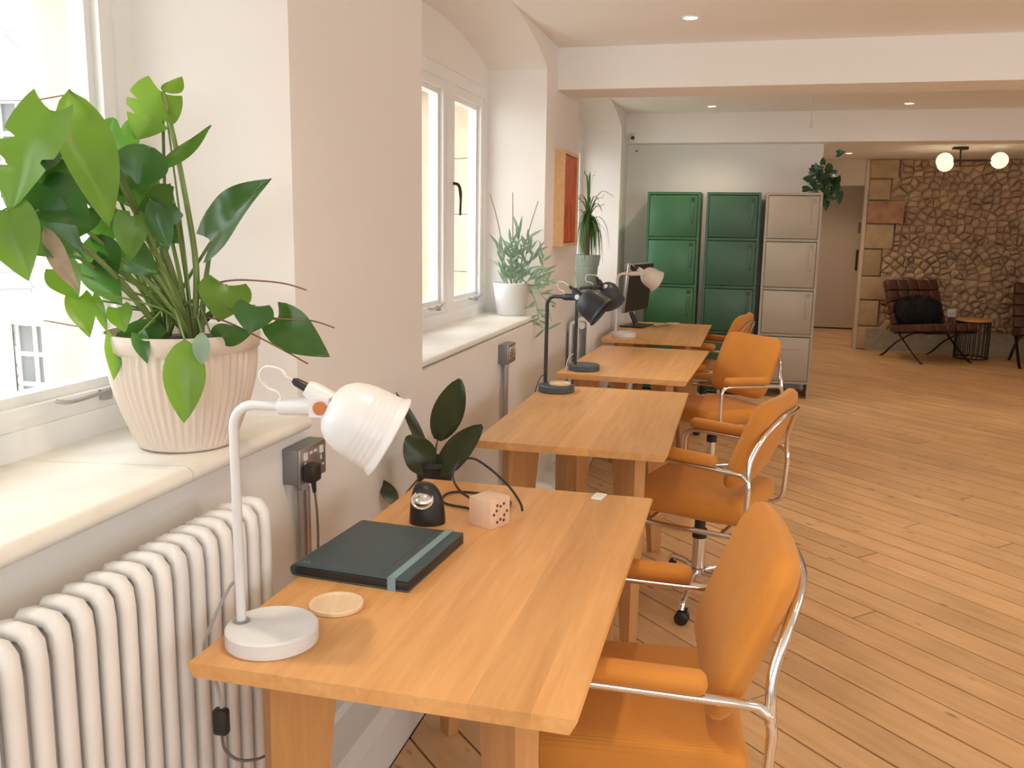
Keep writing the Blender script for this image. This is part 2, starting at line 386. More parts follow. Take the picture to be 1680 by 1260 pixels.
# ---- floor with diagonal boards
fl = struct(MB().box((-1.6, YB, -.12), (XR+.1, 15.2, -.018)).build('floor', M['sub']))
PW = .142
s2 = math.sqrt(.5)
box_room = ((1,0,XR-.01), (-1,0,.868), (0,1,14.64), (0,-1,1.2))
nb = 0
rng = random.Random(3)
k = -24
while k < 130:
    u0 = k*PW; k += 1                     # u along (1,1)/sqrt2 ; v along (-1,1)/sqrt2
    v = -12.0 + rng.uniform(0, 2.5)
    while v < 14:
        ln = rng.uniform(3.2, 5.2); v1 = v+ln
        g = .0040
        quad = [(u0+g, v+g), (u0+PW-g, v+g), (u0+PW-g, v1-g), (u0+g, v1-g)]
        P4 = [((a-b)*s2, (a+b)*s2) for a, b in quad]
        for cc in box_room:
            if len(P4) >= 3: P4 = clip(P4, *cc)
        v = v1
        if len(P4) < 3: continue
        cx_ = sum(p[0] for p in P4)/len(P4); cy_ = sum(p[1] for p in P4)/len(P4)
        area = abs(sum(P4[i][0]*P4[(i+1) % len(P4)][1]-P4[(i+1) % len(P4)][0]*P4[i][1] for i in range(len(P4))))/2
        if area < .004: continue
        # leave out boards nobody can see (behind camera / hidden block behind lockers)
        if all(p[1] < .6 or p[0] > .62*p[1]+.6 for p in P4): continue
        loc = [((p[0]-cx_)*-s2+(p[1]-cy_)*s2, -(p[0]-cx_)*s2-(p[1]-cy_)*s2) for p in P4]
        dz = rng.uniform(-.0008, .0008)
        o = MB().poly(loc, -.018, dz).build('floor_board', M['floor'], fl, loc=(cx_, cy_, 0), rot=(0, 0, R(135)))
        nb += 1
# the rest of the floor out of sight
struct(MB().box((XW, YB, -.018), (XR, .3, -.003)).build('floor', M['floor']))

# ---- window wall: pieces between openings with arched embrasures
OPEN = [(-.02, 2.12, .14, 1.97), (3.08, 5.13, 3.10, 5.10), (6.15, 8.32, 6.20, 8.28)]
ARCH = [(0, 2.30), (.004, 2.356), (.07, 2.389), (.24, 2.442), (.38, 2.468), (.51, 2.493), (.69, 2.513), (.87, 2.5245)]
ZS = .985
XO = -1.95
wl = MB()
ys = [YB]
for a, b, c, d in OPEN: ys += [a, b]
ys.append(YF+.1)
for i in range(0, len(ys), 2):           # solid piers
    wl.box((XO, ys[i], 0 if i else 0), (XW, ys[i+1], ZC+.15)) if False else None
wallp = MB()
def quad(mb, a, b, c, d): mb.add([a, b, c, d], [(0, 1, 2, 3)])
for i in range(0, len(ys), 2):
    y0, y1 = ys[i], ys[i+1]
    quad(wallp, (XW, y0, 0), (XW, y1, 0), (XW, y1, ZC+.1), (XW, y0, ZC+.1))
for a, b, c, d in OPEN:
    zb = ZS-.03
    quad(wallp, (XW, a, 0), (XW, b, 0), (XW, b, zb), (XW, a, zb))
    quad(wallp, (XW, a, zb), (XW, b, zb), (XG-.1, d, zb), (XG-.1, c, zb))
    # arch outline front (wall face) and back (window plane)
    front = [(a+u, z) for u, z in ARCH] + [(b-u, z) for u, z in reversed(ARCH)]
    cen = (a+b)/2; cenb = (c+d)/2; k_ = (d-c)/(b-a)
    back = [(cenb+(y-cen)*k_, 2.31 + (z-2.30)*.75 if z > 2.31 else 2.30) for y, z in front]
    back = [(y, max(z, 2.30)) for y, z in back]
    # spandrel above the arch on the wall face
    for j in range(len(front)-1):
        (ya, za), (yb, zb2) = front[j], front[j+1]
        quad(wallp, (XW, ya, za), (XW, yb, zb2), (XW, yb, ZC+.1), (XW, ya, ZC+.1))
        (yc, zc), (yd, zd) = back[j], back[j+1]
        quad(wallp, (XW, ya, za), (XG, yc, zc), (XG, yd, zd), (XW, yb, zb2))
        quad(wallp, (XG, yc, 2.249), (XG, yd, 2.249), (XG, yd, zd), (XG, yc, zc))
    # side reveals
    quad(wallp, (XW, a, zb), (XG-.02, c, zb), (XG-.02, c, 2.30), (XW, a, 2.30))
    quad(wallp, (XW, b, zb), (XW, b, 2.30), (XG-.02, d, 2.30), (XG-.02, d, zb))
wo = struct(wallp.build('wall_left', M['wall'], smooth=25))
# outer masonry leaf and golden stone jambs
ext = MB()
for i in range(0, len(ys), 2):
    y0, y1 = ys[i]+(.04 if i else 0), ys[i+1]-(-.05)
    ext.box((XO, ys[i]+.08 if i else ys[i], -4), (XG-.09, ys[i+1]-.10, 3.2))
for a, b, c, d in OPEN:
    ext.box((XO, a-.3, 2.27), (XG-.05, b+.3, 3.2)); ext.box((XO, a-.3, -4), (XG-.09, b+.3, .96))
oe = struct(ext.build('wall_outer', M['extjamb']))
for i, (a, b, c, d) in enumerate(OPEN):
    for s, yy in ((1, d), (-1, c)):
        j = MB()
        pts = [(XG-.09, yy+.01*s), (XG-.09, yy+.36*s), (XO-.02, yy+.36*s), (XO-.02, yy+.21*s)]
        if s < 0: pts = pts[::-1]
        z = .93; n = 0
        while z < 2.4:
            h = rng.uniform(.26, .36); q = MB().poly(pts, z+.002, min(z+h, 2.45)-.002)
            q.build('jamb_stone', M['extjamb'], oe); z += h

# ---- the other shell pieces
wr = MB(); yy0 = YB-.2
for a, b in RIGHTW + [(15, 15)]:
    wr.box((XR, yy0, -.15), (XR+.2, a, ZC+.1)); yy0 = b
    if a < b: wr.box((XR, a, -.15), (XR+.2, b, .9)); wr.box((XR, a, 2.35), (XR+.2, b, ZC+.1))
struct(wr.build('wall_right', M['wall']))
wr = MB(); xx0 = XO
for a, b in REARW + [(XR+.2, XR+.2)]:
    wr.box((xx0, YB-.2, -.15), (a, YB, ZC+.1)); xx0 = b
    if a < b: wr.box((a, YB-.2, -.15), (b, YB, .9)); wr.box((a, YB-.2, 2.35), (b, YB, ZC+.1))
struct(wr.build('wall_rear', M['wall']))
def plain_window(name, p0, p1, horiz):
    # simple two-light window filling an opening; horiz: along x in the rear wall, else along y in the right wall
    f = MB(); n = 3
    def bx(a0, a1, z0, z1, d0=.06, d1=.13):
        if horiz: f.box((a0, YB-.2+d0, z0), (a1, YB-.2+d1, z1))
        else: f.box((XR+.2-d1, a0, z0), (XR+.2-d0, a1, z1))
    bx(p0, p1, .9, .96); bx(p0, p1, 2.29, 2.35)
    for i in range(n+1):
        c = p0+(p1-p0)*i/n; bx(max(p0, c-.04), min(p1, c+.04), .96, 2.29)
    o = struct(f.build(name, M['white']))
    for i in range(n):
        g = MB(); a, b = p0+(p1-p0)*i/n+.04, p0+(p1-p0)*(i+1)/n-.04
        if horiz: g.box((a, YB-.11, .96), (b, YB-.105, 2.29))
        else: g.box((XR+.105, a, .96), (XR+.11, b, 2.29))
        g.build('pane', M['glass'], o)
for i, (a, b) in enumerate(REARW): plain_window('window_%d' % (4+i), a, b, True)
for i, (a, b) in enumerate(RIGHTW): plain_window('window_%d' % (6+i), a, b, False)
struct(MB().box((XW-.6, YF, 0), (.655, YS, ZC+.1)).build('wall_back', M['wall']))
struct(MB().box((XO, YB, ZC), (XR+.2, 8.62, ZC+.2)).build('ceiling', M['ceil']))
struct(MB().box((.3, 8.9, ZL), (XR+.2, 15, ZL+.2)).build('ceiling', M['ceil']))
struct(MB().box((XW, 5.425, 2.287), (XR, 5.79, ZC+.05)).build('trim_1', M['ceil']))
struct(MB().box((XW, 8.585, 2.262), (XR, 8.92, ZC+.05)).build('trim_2', M['ceil']))
# header, passage to the door
struct(MB().box((.655, YS, 2.05), (1.47, YS+.15, ZL+.05)).build('wall_header', M['doorpaint']))
struct(MB().box((.45, YS, 0), (.655, 14.9, ZL+.05)).build('wall_passage_left', M['wall']))
struct(MB().box((1.93, YS+.45, 0), (2.1, 14.9, ZL+.05)).build('wall_passage_right', M['wall']))
struct(MB().box((.45, 14.66, 0), (2.1, 14.9, ZL+.05)).build('wall_end', M['doorpaint']))
struct(MB().box((1.43, YS-.02, 0), (1.475, YS+.12, ZL)).build('trim_3', M['doorpaint']))
d1 = struct(MB().box((.95, 14.60, .02), (1.84, 14.655, 2.2)).build('door_1', M['doorpaint']))
MB().rbox((1.66, 14.57, .90), (1.73, 14.60, 1.21), .008).build('handle_plate', M['black'], d1)
lk = MB().rbox((1.665, 14.58, 1.46), (1.725, 14.60, 1.62), .008).build('keypad', M['greycable'], d1)
MB().box((.95, 14.59, .0), (1.84, 14.66, .02)).build('door_shadow_line', M['sub'], d1)  # dark strip in place of the shadow line under the door
# boxed skirting along the window wall
bb = MB()
bb.loft([[Vector((XW-.01, y, 0)), Vector((-.872, y, 0)), Vector((-.872, y, .14)), Vector((-.90, y, .165)), Vector((-.98, y, .175)), Vector((-.985, y, .20)), Vector((XW-.01, y, .21))] for y in (YB, YF)], True, True)
struct(bb.build('baseboard_left', M['white']))

# ---- stone wall
SX0, SX1 = 1.475, XR
sw = struct(MB().box((SX0, YS+.02, 0), (SX1, YS+.45, ZL+.05)).build('wall_far', M['mortar']))
MB().box((SX0+.1, YS-.06, 0), (SX1, YS+.03, .27)).build('plinth', M['concrete'], sw)
rs = random.Random(11)
def voronoi(pts, bounds):
    cells = []
    for i, p in enumerate(pts):
        poly = list(bounds)
        near = sorted(range(len(pts)), key=lambda j: (pts[j][0]-p[0])**2+(pts[j][1]-p[1])**2)[1:22]
        for j in near:
            q = pts[j]; a, b = q[0]-p[0], q[1]-p[1]
            poly = clip(poly, a, b, (q[0]**2+q[1]**2-p[0]**2-p[1]**2)/2)
            if len(poly) < 3: break
        cells.append(poly)
    return cells
def stone_mesh(cell, mb=None, c=None):
    cx_ = sum(p[0] for p in cell)/len(cell); cz_ = sum(p[1] for p in cell)/len(cell)
    if c is None: c = (cx_, cz_)
    dep = rs.uniform(.015, .06)
    n = len(cell)
    r0, r1, r2 = [], [], []
    for p in cell:
        dx, dz = p[0]-cx_, p[1]-cz_; L = math.hypot(dx, dz)+1e-6
        a = max(.3, 1-.002/L); b = max(.2, 1-(.004+rs.uniform(0, .010))/L); e = max(.12, 1-(.03+rs.uniform(0, .02))/L)
        r0.append((cx_+dx*a-c[0], 0, cz_+dz*a-c[1])); r1.append((cx_+dx*b-c[0], -dep*rs.uniform(.5, .9), cz_+dz*b-c[1])); r2.append((cx_+dx*e-c[0], -dep*rs.uniform(.85, 1.25), cz_+dz*e-c[1]))
    vs_ = r0+r1+r2+[(cx_-c[0], -dep*rs.uniform(1, 1.3), cz_-c[1])]
    fs = []
    for k2 in range(2):
        for j in range(n): fs.append((k2*n+j, k2*n+(j+1) % n, (k2+1)*n+(j+1) % n, (k2+1)*n+j))
    for j in range(n): fs.append((2*n+j, 2*n+(j+1) % n, 3*n))
    return vs_, fs, (cx_, cz_)
# quoins
z = 0.0; qs = []
for h, wq in zip((.30, .33, .30, .34, .31, .29, .26, .24), (.36, .24, .38, .22, .34, .44, .26, .34)):
    z1_ = min(z+h, ZL); qs.append((z, z1_, wq)); z = z1_
for i, (za, zb2, wq) in enumerate(qs):
    m_ = MB().rbox((SX0, YS-.055, za+.008), (SX0+wq-.012, YS+.4, zb2-.006), .012, 2)
    m_.build('quoin_stone', M['quoinred'] if i == 5 else M['quoin'], sw, smooth=True)
def qw(z):
    for za, zb2, wq in qs:
        if za <= z < zb2: return wq
    return .3
pts = []
zrow = .24
while zrow < ZL:
    hrow = rs.uniform(.052, .088)
    x = SX0+.22+rs.uniform(0, .1)
    while x < SX1:
        step = rs.uniform(.06, .17)
        zz = zrow+rs.uniform(-.028, .028)
        if x > SX0+qw(min(max(zz, 0), ZL-.01))+.03: pts.append((x, zz))
        x += step
    zrow += hrow
cells = voronoi(pts, [(SX0+.2, .22), (SX1, .22), (SX1, ZL), (SX0+.2, ZL)])
rest = MB(); nst = 0
def carea(c): return abs(sum(c[i][0]*c[(i+1) % len(c)][1]-c[(i+1) % len(c)][0]*c[i][1] for i in range(len(c))))/2 if len(c) > 2 else 0
order = sorted(range(len(pts)), key=lambda i: -(carea(cells[i])+(10 if pts[i][0] < 3.4 else 0)))
for i in order:
    cell = cells[i]
    if len(cell) < 3: continue
    # cut away what lies over the quoins
    cell = clip(cell, -1, 0, -(SX0+qw(min(max(pts[i][1], 0), ZL-.01))))
    if len(cell) < 3: continue
    if nst < 290:
        vs_, fs, c = stone_mesh(cell); o = MB().add(vs_, fs).build('stone', M['stone'], sw, smooth=50, loc=(c[0], YS+.02, c[1])); nst += 1
    else:
        vs_, fs, c = stone_mesh(cell, c=(0, 0)); rest.add(vs_, fs)
if rest.v: rest.build('rubble_stones', M['stone'], sw, smooth=50, loc=(0, YS+.02, 0), kind='stuff')

# ---- windows
def win(idx, a, b, c, d, ncas):
    f = MB()
    y0, y1, z0, z1 = c, d, ZS, 2.25
    xa, xb = XG-.085, XG
    f.box((xa, y0-.03, z0), (xb, y1+.03, z0+.062)); f.box((xa, y0-.03, z1-.062), (xb, y1+.03, z1))
    f.box((xa, y0-.03, z0+.062), (xb, y0+.055, z1-.062)); f.box((xa, y1-.055, z0+.062), (xb, y1+.03, z1-.062))
    wdt = (y1-y0-.11-.09*(ncas-1))/ncas
    for i in range(ncas-1):
        yy = y0+.055+wdt*(i+1)+.09*i; f.box((xa, yy, z0+.062), (xb, yy+.09, z1-.062))
    wn = struct(f.build('window_%d' % idx, M['white']))
    # stepped bead on the room side
    for i in range(ncas):
        ya = y0+.055+(wdt+.09)*i; yb_ = ya+wdt; za, zb_ = z0+.062, z1-.062
        s = MB(); t = .045
        for q, xx in ((0, (-.055, -.006)), (1, (-.075, -.028))):
            tt = (0, t) if q == 0 else (t, t+.022)
            e0, e1 = tt
            x0_, x1_ = XG+xx[0], XG+xx[1]
            s.box((x0_, ya+e0, za+e0), (x1_, yb_-e0, za+e1)); s.box((x0_, ya+e0, zb_-e1), (x1_, yb_-e0, zb_-e0))
            s.box((x0_, ya+e0, za+e1), (x1_, ya+e1, zb_-e1)); s.box((x0_, yb_-e1, za+e1), (x1_, yb_-e0, zb_-e1))
        cs = s.build('casement', M['white'], wn)
        e1 = t+.022
        MB().box((XG-.060, ya+e1-.004, za+e1-.004), (XG-.055, yb_-e1+.004, zb_-e1+.004)).build('pane', M['glass'], cs)
        # stay along the bottom rail, catch on the stile
        sy = (ya+yb_)/2
        st = MB().tube(smooth_path([(XG+.004, sy-.02, za+.045), (XG+.02, sy, za+.04), (XG+.014, sy+.07, za+.038), (XG+.016, sy+.15, za+.045), (XG+.02, sy+.19, za+.06)], 4), .005, 6)
        st.box((XG-.006, sy+.13, za+.02), (XG+.012, sy+.155, za+.045))
        st.build('stay', M['steel'], cs, smooth=True)
        hy = ya+.02
        MB().tube(smooth_path([(XG-.004, hy, 1.70), (XG+.025, hy, 1.69), (XG+.032, hy+.012, 1.64), (XG+.028, hy+.02, 1.57), (XG+.03, hy+.012, 1.54)], 4), [.008]*9+[.006]*8, 6).build('catch', M['black'], cs, smooth=True)
    return wn
wins = [win(i+1, *OPEN[i], 3) for i in range(3)]
# sills: slabs
for i, (a, b, c, d) in enumerate(OPEN):
    n = 4; front = (-1.085, -1.135, -1.10)[i]; th = (.038, .026, .032)[i]
    for q in range(n):
        ya, yb_ = a+(b-a)*q/n, a+(b-a)*(q+1)/n
        if i == 0:
            ya = a-.01+(b+.02-a)*q/n; yb_ = a-.01+(b+.02-a)*(q+1)/n
        yca, ycb = c-.02+(d-c+.04)*q/n, c-.02+(d-c+.04)*(q+1)/n
        g = .0012
        r_ = th/2
        rings = []
        for s_ in (0, 1):
            yF, yBk = (ya+g, yca+g) if s_ == 0 else (yb_-g, ycb-g)
            ring = [Vector((XG-.03, yBk, ZS-th)), Vector((XG-.03, yBk, ZS))]
            for k2 in range(7):
                an = PI/2-PI*k2/6
                ring.append(Vector((front-r_+r_*math.cos(an), yF, ZS-r_+r_*math.sin(an))))
            rings.append(ring)
        MB().loft(rings, True, True).build('sill_slab', M['sill'] if i == 0 else M['sillwood'], wins[i], smooth=50)

# ---- the building across the courtyard
fy = 10.0
fac = MB()
fx0, fx1 = -22.0, -2.4
FW = [(-9.50, -8.88, -1.15, .09), (-9.50, -8.88, 1.75, 2.98), (-14.2, -13.5, -1.15, .09), (-14.2, -13.5, 1.75, 2.98), (-5.9, -5.2, -1.15, .09), (-5.9, -5.2, 1.75, 2.98)]
bd = thing('stone_building', 'pale stone building across the courtyard seen through the nearest window', 'building', (-9, fy+3, -4))
def part(mb, name, m, **k): 
    o = mb.build(name, m, **k); o.parent = bd; o.matrix_parent_inverse = Matrix.Translation((9, -fy-3, 4)); return o
xs = sorted({fx0, fx1} | {q[0] for q in FW} | {q[1] for q in FW})
zs = sorted({-4.0, 7.0} | {q[2] for q in FW} | {q[3] for q in FW})
for i in range(len(xs)-1):
    for j in range(len(zs)-1):
        mx_, mz_ = (xs[i]+xs[i+1])/2, (zs[j]+zs[j+1])/2
        if any(q[0] < mx_ < q[1] and q[2] < mz_ < q[3] for q in FW): continue
        fac.box((xs[i], fy, zs[j]), (xs[i+1], fy+.4, zs[j+1]))
fac.box((fx0, fy+.5, -4), (fx1, fy+6, 7))
part(fac, 'facade', M['extstone'])
for q in FW:
    t = MB()
    t.box((q[0]-.28, fy-.05, q[3]), (q[1]+.28, fy+.02, q[3]+.42)); t.box((q[0]-.28, fy-.08, q[2]-.22), (q[1]+.28, fy+.02, q[2]))
    t.box((q[0]-.24, fy-.04, q[2]), (q[0], fy+.02, q[3])); t.box((q[1], fy-.04, q[2]), (q[1]+.24, fy+.02, q[3]))
    part(t, 'window_surround', M['extwhite'])
    fr = MB(); fr_w = .05
    cxm = (q[0]+q[1])/2
    fr.box((q[0], fy+.05, q[2]), (q[0]+fr_w, fy+.1, q[3])); fr.box((q[1]-fr_w, fy+.05, q[2]), (q[1], fy+.1, q[3])); fr.box((cxm-.03, fy+.05, q[2]), (cxm+.03, fy+.1, q[3]))
    for zz in (q[2], q[2]+(q[3]-q[2])*.333, q[2]+(q[3]-q[2])*.667, q[3]): fr.box((q[0], fy+.055, zz-.03), (q[1], fy+.095, zz+.03))
    wf = part(fr, 'window', M['extwhite'])
    for ix in range(2):
        for iz in range(3):
            xa = q[0]+.05 if ix == 0 else cxm+.03; xb = cxm-.03 if ix == 0 else q[1]-.05
            za = q[2]+(q[3]-q[2])*iz/3+.03; zb_ = q[2]+(q[3]-q[2])*(iz+1)/3-.03
            pn = MB().box((xa, fy+.07, za), (xb, fy+.078, zb_)).build('pane', M['extpane']); pn.parent = wf
tag(struct(MB().box((-40, -30, -4.3), (XO-.3, fy+6, -4.0)).build('ground', M['ground'])), 'pale paved courtyard ground outside', 'ground')
shb = thing('garden_shrub', 'bright green shrub at the foot of the building across the courtyard', 'shrub', (-7.9, 8.7, -4))
hb = MB(); rh = random.Random(5)
for i in range(900):
    a, b_ = rh.uniform(0, 2*PI), rh.uniform(-.3, 1); rr = (1-b_*b_*.8)**.5 if b_ > 0 else 1
    p = Vector((.95*rr*math.cos(a)*rh.uniform(.7, 1.05), .6*rr*math.sin(a)*rh.uniform(.7, 1.05), 2.1+1.0*b_+rh.uniform(-.1, .15)))
    d_ = Vector((rh.uniform(-1, 1), rh.uniform(-1, 1), rh.uniform(-.2, 1))).normalized(); s_ = d_.orthogonal().normalized()*.045; d_ *= .16
    hb.add([p, p+d_*.5+s_, p+d_, p+d_*.5-s_], [(0, 1, 2, 3)])
hb.build('foliage', M['hedge'], shb, kind='stuff')
MB().tube([(0, 0, 0), (.05, 0, 1), (0, .05, 2.2)], [.06, .05, .03], 6).build('stem', M['vine'], shb)

# ================================================================== LIGHT FITTINGS
def downlight(x, y, z, label, power=27):
    t = thing('downlight', label, 'ceiling light', (x, y, z), group='recessed ceiling downlights')
    MB().lathe([(.033, -.002), (.036, -.006), (.046, -.006), (.048, 0), (.033, 0)], 24).build('trim_ring', M['white'], t, smooth=True)
    MB().lathe([(.0001, -.0035), (.034, -.0035)], 24).build('lens', M['lens'], t)
    L = bpy.data.lights.new('downlight_lamp', 'SPOT'); L.energy = power; L.spot_size = R(130); L.spot_blend = .9; L.color = (1.0, .80, .585); L.shadow_soft_size = .045
    o = bpy.data.objects.new('downlight_lamp', L); C.objects.link(o); o.parent = t; o.location = (0, 0, -.015)
downlight(-.32, 4.775, ZC, 'recessed round downlight nearest, in front of the first ceiling beam')
downlight(-.33, 8.14, ZC, 'recessed downlight above the green lockers, just beyond the first beam')
downlight(1.244, 8.16, ZC, 'recessed downlight beyond the first beam, right of the hanging pull cord')
downlight(1.11, 11.2, ZL, 'recessed downlight in the lower ceiling in front of the passage door')
downlight(1.25, 13.6, ZL, 'unseen downlight added in the passage to brighten the far door')  # no fitting visible here; lamp added to lighten the dark passage
for x, y in ((-.32, 1.4), (1.25, 1.4), (2.85, 1.4), (1.25, 4.775), (2.85, 4.775), (2.85, 8.16), (4.4, 4.775), (4.4, 8.16), (4.4, 1.4)):
    downlight(x, y, ZC, 'recessed round downlight outside the picture')

# ================================================================== DESKS
def make_desk():
    t = thing('desk', '', 'desk')
    # origin at floor, centre of desk; x across (.69), y along (1.19)
    W2, L2, zt, zb = .342, .597, .74, .713
    ws = [.10, .12, .085, .11, .09, .105, .074]
    tot = sum(ws); x = -W2
    top = thing_part('tabletop', t)
    for i, wv in enumerate(ws):
        wv = wv*2*W2/tot; x1 = x+wv
        a = x+(.0 if i else 0); b = x1
        m_ = MB()
        e = .004
        sec = [(a, zb), (a, zt-(e if i == 0 else 0)), (a+(e if i == 0 else .0005), zt), (b-(e if i == len(ws)-1 else .0005), zt), (b, zt-(e if i == len(ws)-1 else 0)), (b, zb)]
        if i == 0: sec[0] = (a+.012, zb); 
        if i == len(ws)-1: sec[-1] = (b-.012, zb)
        m_.loft([[Vector((p[0], y, p[1])) for p in sec] for y in (-L2, L2)], True, True)
        m_.build('board', M['oak'], top)
        x = x1
    for sx in (-1, 1):
        for sy in (-1, 1):
            ang = math.atan2(sy, sx)
            d = Vector((math.cos(ang), math.sin(ang), 0)); n_ = Vector((-d.y, d.x, 0))
            ct = Vector((sx*.196, sy*(L2-.135), zb)); cf = Vector((sx*.222, sy*(L2-.11), 0))
            rings = []
            for c, hl, hw in ((cf, .026, .017), (cf.lerp(ct, .75), .058, .023), (ct, .066, .024)):
                rings.append([c+d*hl+n_*hw, c-d*hl+n_*hw, c-d*hl-n_*hw, c+d*hl-n_*hw])
            MB().loft(rings, True, True).build('leg', M['oakleg'], t)
    MB().box((-.24, -L2+.16, zb-.05), (-.215, L2-.16, zb)).build('rail', M['oakleg'], t)
    MB().box((.215, -L2+.16, zb-.05), (.24, L2-.16, zb)).build('rail', M['oakleg'], t)
    return t
def thing_part(name, parent):
    o = bpy.data.objects.new(name, None); C.objects.link(o); o.parent = parent; o.empty_display_size = .05; return o
desk0 = make_desk()
DK = [(-.548, 1.856, 0, 'nearest oak desk carrying the dark notebook and the white lamp'),
      (-.548, 3.56, 0, 'second oak desk from the camera, with a black lamp and wooden coaster'),
      (-.540, 5.09, R(-3.0), 'third oak desk from the camera, with the slate-grey lamp base at its corner'),
      (-.560, 6.66, R(-1.0), 'farthest oak desk, carrying the monitor, in front of the green lockers')]
for i, (x, y, a, lb) in enumerate(DK):
    o = desk0 if i == 0 else copy_tree(desk0)
    o.location = (x, y, 0); o.rotation_euler = (0, 0, a); tag(o, lb, 'desk', 'oak desks along the window wall')

# ================================================================== CHAIRS
def make_chair():
    t = thing('office_chair', '', 'chair')
    # forward +x
    MB().rbox((-.235, -.235, .405), (.245, .235, .50), .040, 4).build('seat', M['orange'], t, smooth=60)
    # curved, slightly reclined back pad
    bp = MB(); n = 16; rings = []
    for i in range(n+1):
        s = math.sin(PI/2*(-1+2*i/n)); y = .232*s
        bow = .018*(s*s)
        th = .043*(1-abs(s)**6)**.5 if abs(s) < 1 else .004; th = max(th, .010)
        hh = .186*(1-.30*abs(s)**10); ring = []
        for k2 in range(16):
            a = 2*PI*k2/16; ca, sa = math.cos(a), math.sin(a)
            px = th*math.copysign(abs(ca)**.8, ca); pz = hh*math.copysign(abs(sa)**.45, sa)
            ring.append(Vector((px+bow, y, pz)))
        rings.append(ring)
    bp.loft(rings, True, True)
    bk = bp.build('backrest', M['orange'], t, smooth=70, loc=(-.235, 0, .705), rot=(0, R(-21), 0))
    def side(s):
        y = .268*s; r = .045
        p = [(-.215, y, .385)]
        p += [(-.215-.03, y, .40), (-.255, y, .43), (-.262, y, .565)] + [(-.258, y, .60), (-.235, y, .62), (-.19, y, .624)]
        p += [(.10, y, .640), (.135, y, .640)] + arc((.135, y, .595), .045, PI/2, 0, 5)[1:]
        p += [(.182, y, .48), (.178, y, .43)] + [(.165, y, .395), (.13, y, .385)]
        return p
    fr = MB()
    for s in (1, -1): fr.tube(side(s)+[(.0, .268*s, .383)], .0105, 8, closed=True)
    for x in (-.17, .12): fr.tube([(x, -.268, .385), (x, .268, .385)], .0095, 8)
    fr.box((-.12, -.12, .375), (.12, .12, .404))
    fr.build('side_frame', M['chrome'], t, smooth=60)
    # U tube behind the back
    U = [(-.258, .268, .585), (-.256, .263, .63), (-.260, .248, .68), (-.290, .205, .76), (-.323, .12, .812), (-.332, 0, .82)]
    U = smooth_path([(x, -y, z) for x, y, z in U[:-1]] + U[::-1], 4)
    MB().tube(U, .0105, 8).build('back_frame', M['chrome'], t, smooth=60)
    for s in (1, -1):
        a = T((-.03, .268*s, .664), ry=R(-3))
        MB().rbox((-.110, -.027, -.022), (.185, .027, .020), .019, 3, a).build('arm_pad', M['orange'], t, smooth=60)
    cm = MB().lathe([(.001, .10), (.030, .10), (.032, .115), (.032, .135), (.026, .14), (.026, .27)], 20)
    cm.build('column', M['chrome'], t, smooth=40)
    MB().lathe([(.029, .265), (.030, .27), (.030, .30), (.022, .305), (.022, .38), (.001, .38)], 18).build('column_sleeve', M['black'], t, smooth=40)
    for k2 in range(5):
        a = 2*PI*k2/5+.45; e = T((0, 0, 0), a)
        sp = MB().tube([e @ Vector(p) for p in smooth_path([(.02, 0, .120), (.12, 0, .118), (.21, 0, .100), (.262, 0, .085), (.275, 0, .062)], 4)], .0125, 8)
        so = sp.build('spoke', M['chrome'], t, smooth=60)
        cs = MB(); ca = e @ T((.262, 0, .028), R(50+40*k2))
        for s in (-1, 1):
            cs.lathe([(.001, -.008), (.022, -.008), (.027, -.004), (.027, .004), (.022, .008), (.001, .008)], 16, ca @ Matrix.Translation((0, .014*s, 0)) @ Matrix.Rotation(PI/2, 4, 'X'))
        cs.box((-.012, -.006, 0), (.02, .006, .040), ca)
        cs.build('caster', M['black'], so, smooth=40)
    return t
ch0 = make_chair()
CH = [(-.185, 1.84, R(186), 'orange corduroy chair at the nearest desk, cut off by the lower edge'),
      (-.105, 3.54, R(163), 'orange chair at the second desk, with its chrome column and caster visible'),
      (-.115, 5.24, R(222), 'orange chair at the third desk turned so its backrest faces the camera'),
      (-.235, 6.80, R(168), 'farthest orange chair, at the desk with the monitor')]
for i, (x, y, a, lb) in enumerate(CH):
    o = ch0 if i == 0 else copy_tree(ch0)
    o.location = (x, y, 0); o.rotation_euler = (0, 0, a); tag(o, lb, 'chair', 'orange office chairs')

# ================================================================== RADIATORS
def radiator(label, xf, y0, n, zt, zb=.10):
    t = thing('column_radiator', label, 'radiator', (xf-.07, y0+n*.025, 0), group='white column radiators')
    def P_(x, y, z): return (x+.07, y-n*.025, z)
    m_ = MB()
    path = [P_(-.022, 0, zb+.02)] + [P_(-.016, 0, zb+.08), P_(-.014, 0, zt-.06)] + [P_(-.017, 0, zt-.028), P_(-.028, 0, zt-.014), P_(-.05, 0, zt-.012), P_(-.075, 0, zt-.014), P_(-.086, 0, zt-.03), P_(-.088, 0, zt-.07), P_(-.088, 0, zb+.02)]
    m_.tube(path, .0185, 12, flat=.74, side=(0, 1, 0))
    m_.tube([P_(-.07, 0, zt-.036), P_(-.105, 0, zt-.034), P_(-.125, 0, zt-.038), P_(-.132, 0, zt-.065), P_(-.132, 0, zb+.02)], .0125, 8, side=(0, 1, 0))
    me = m_.mesh('column', M['rad'], 60)
    for i in range(n):
        o = bpy.data.objects.new('column', me); C.objects.link(o); o.parent = t; o.location = (0, i*.05+.025, 0)
    for z in (zt-.05, zb+.05): MB().tube([P_(-.055, .005, z), P_(-.055, n*.05-.005, z)], .024, 12).build('header_pipe', M['rad'], t, smooth=50)
    for yy in (.06, n*.05-.06): MB().tube([P_(-.055, yy, .19), P_(-.055, yy, zb+.05)], .012, 8).build('foot_pipe', M['rad'], t, smooth=50)
    return t
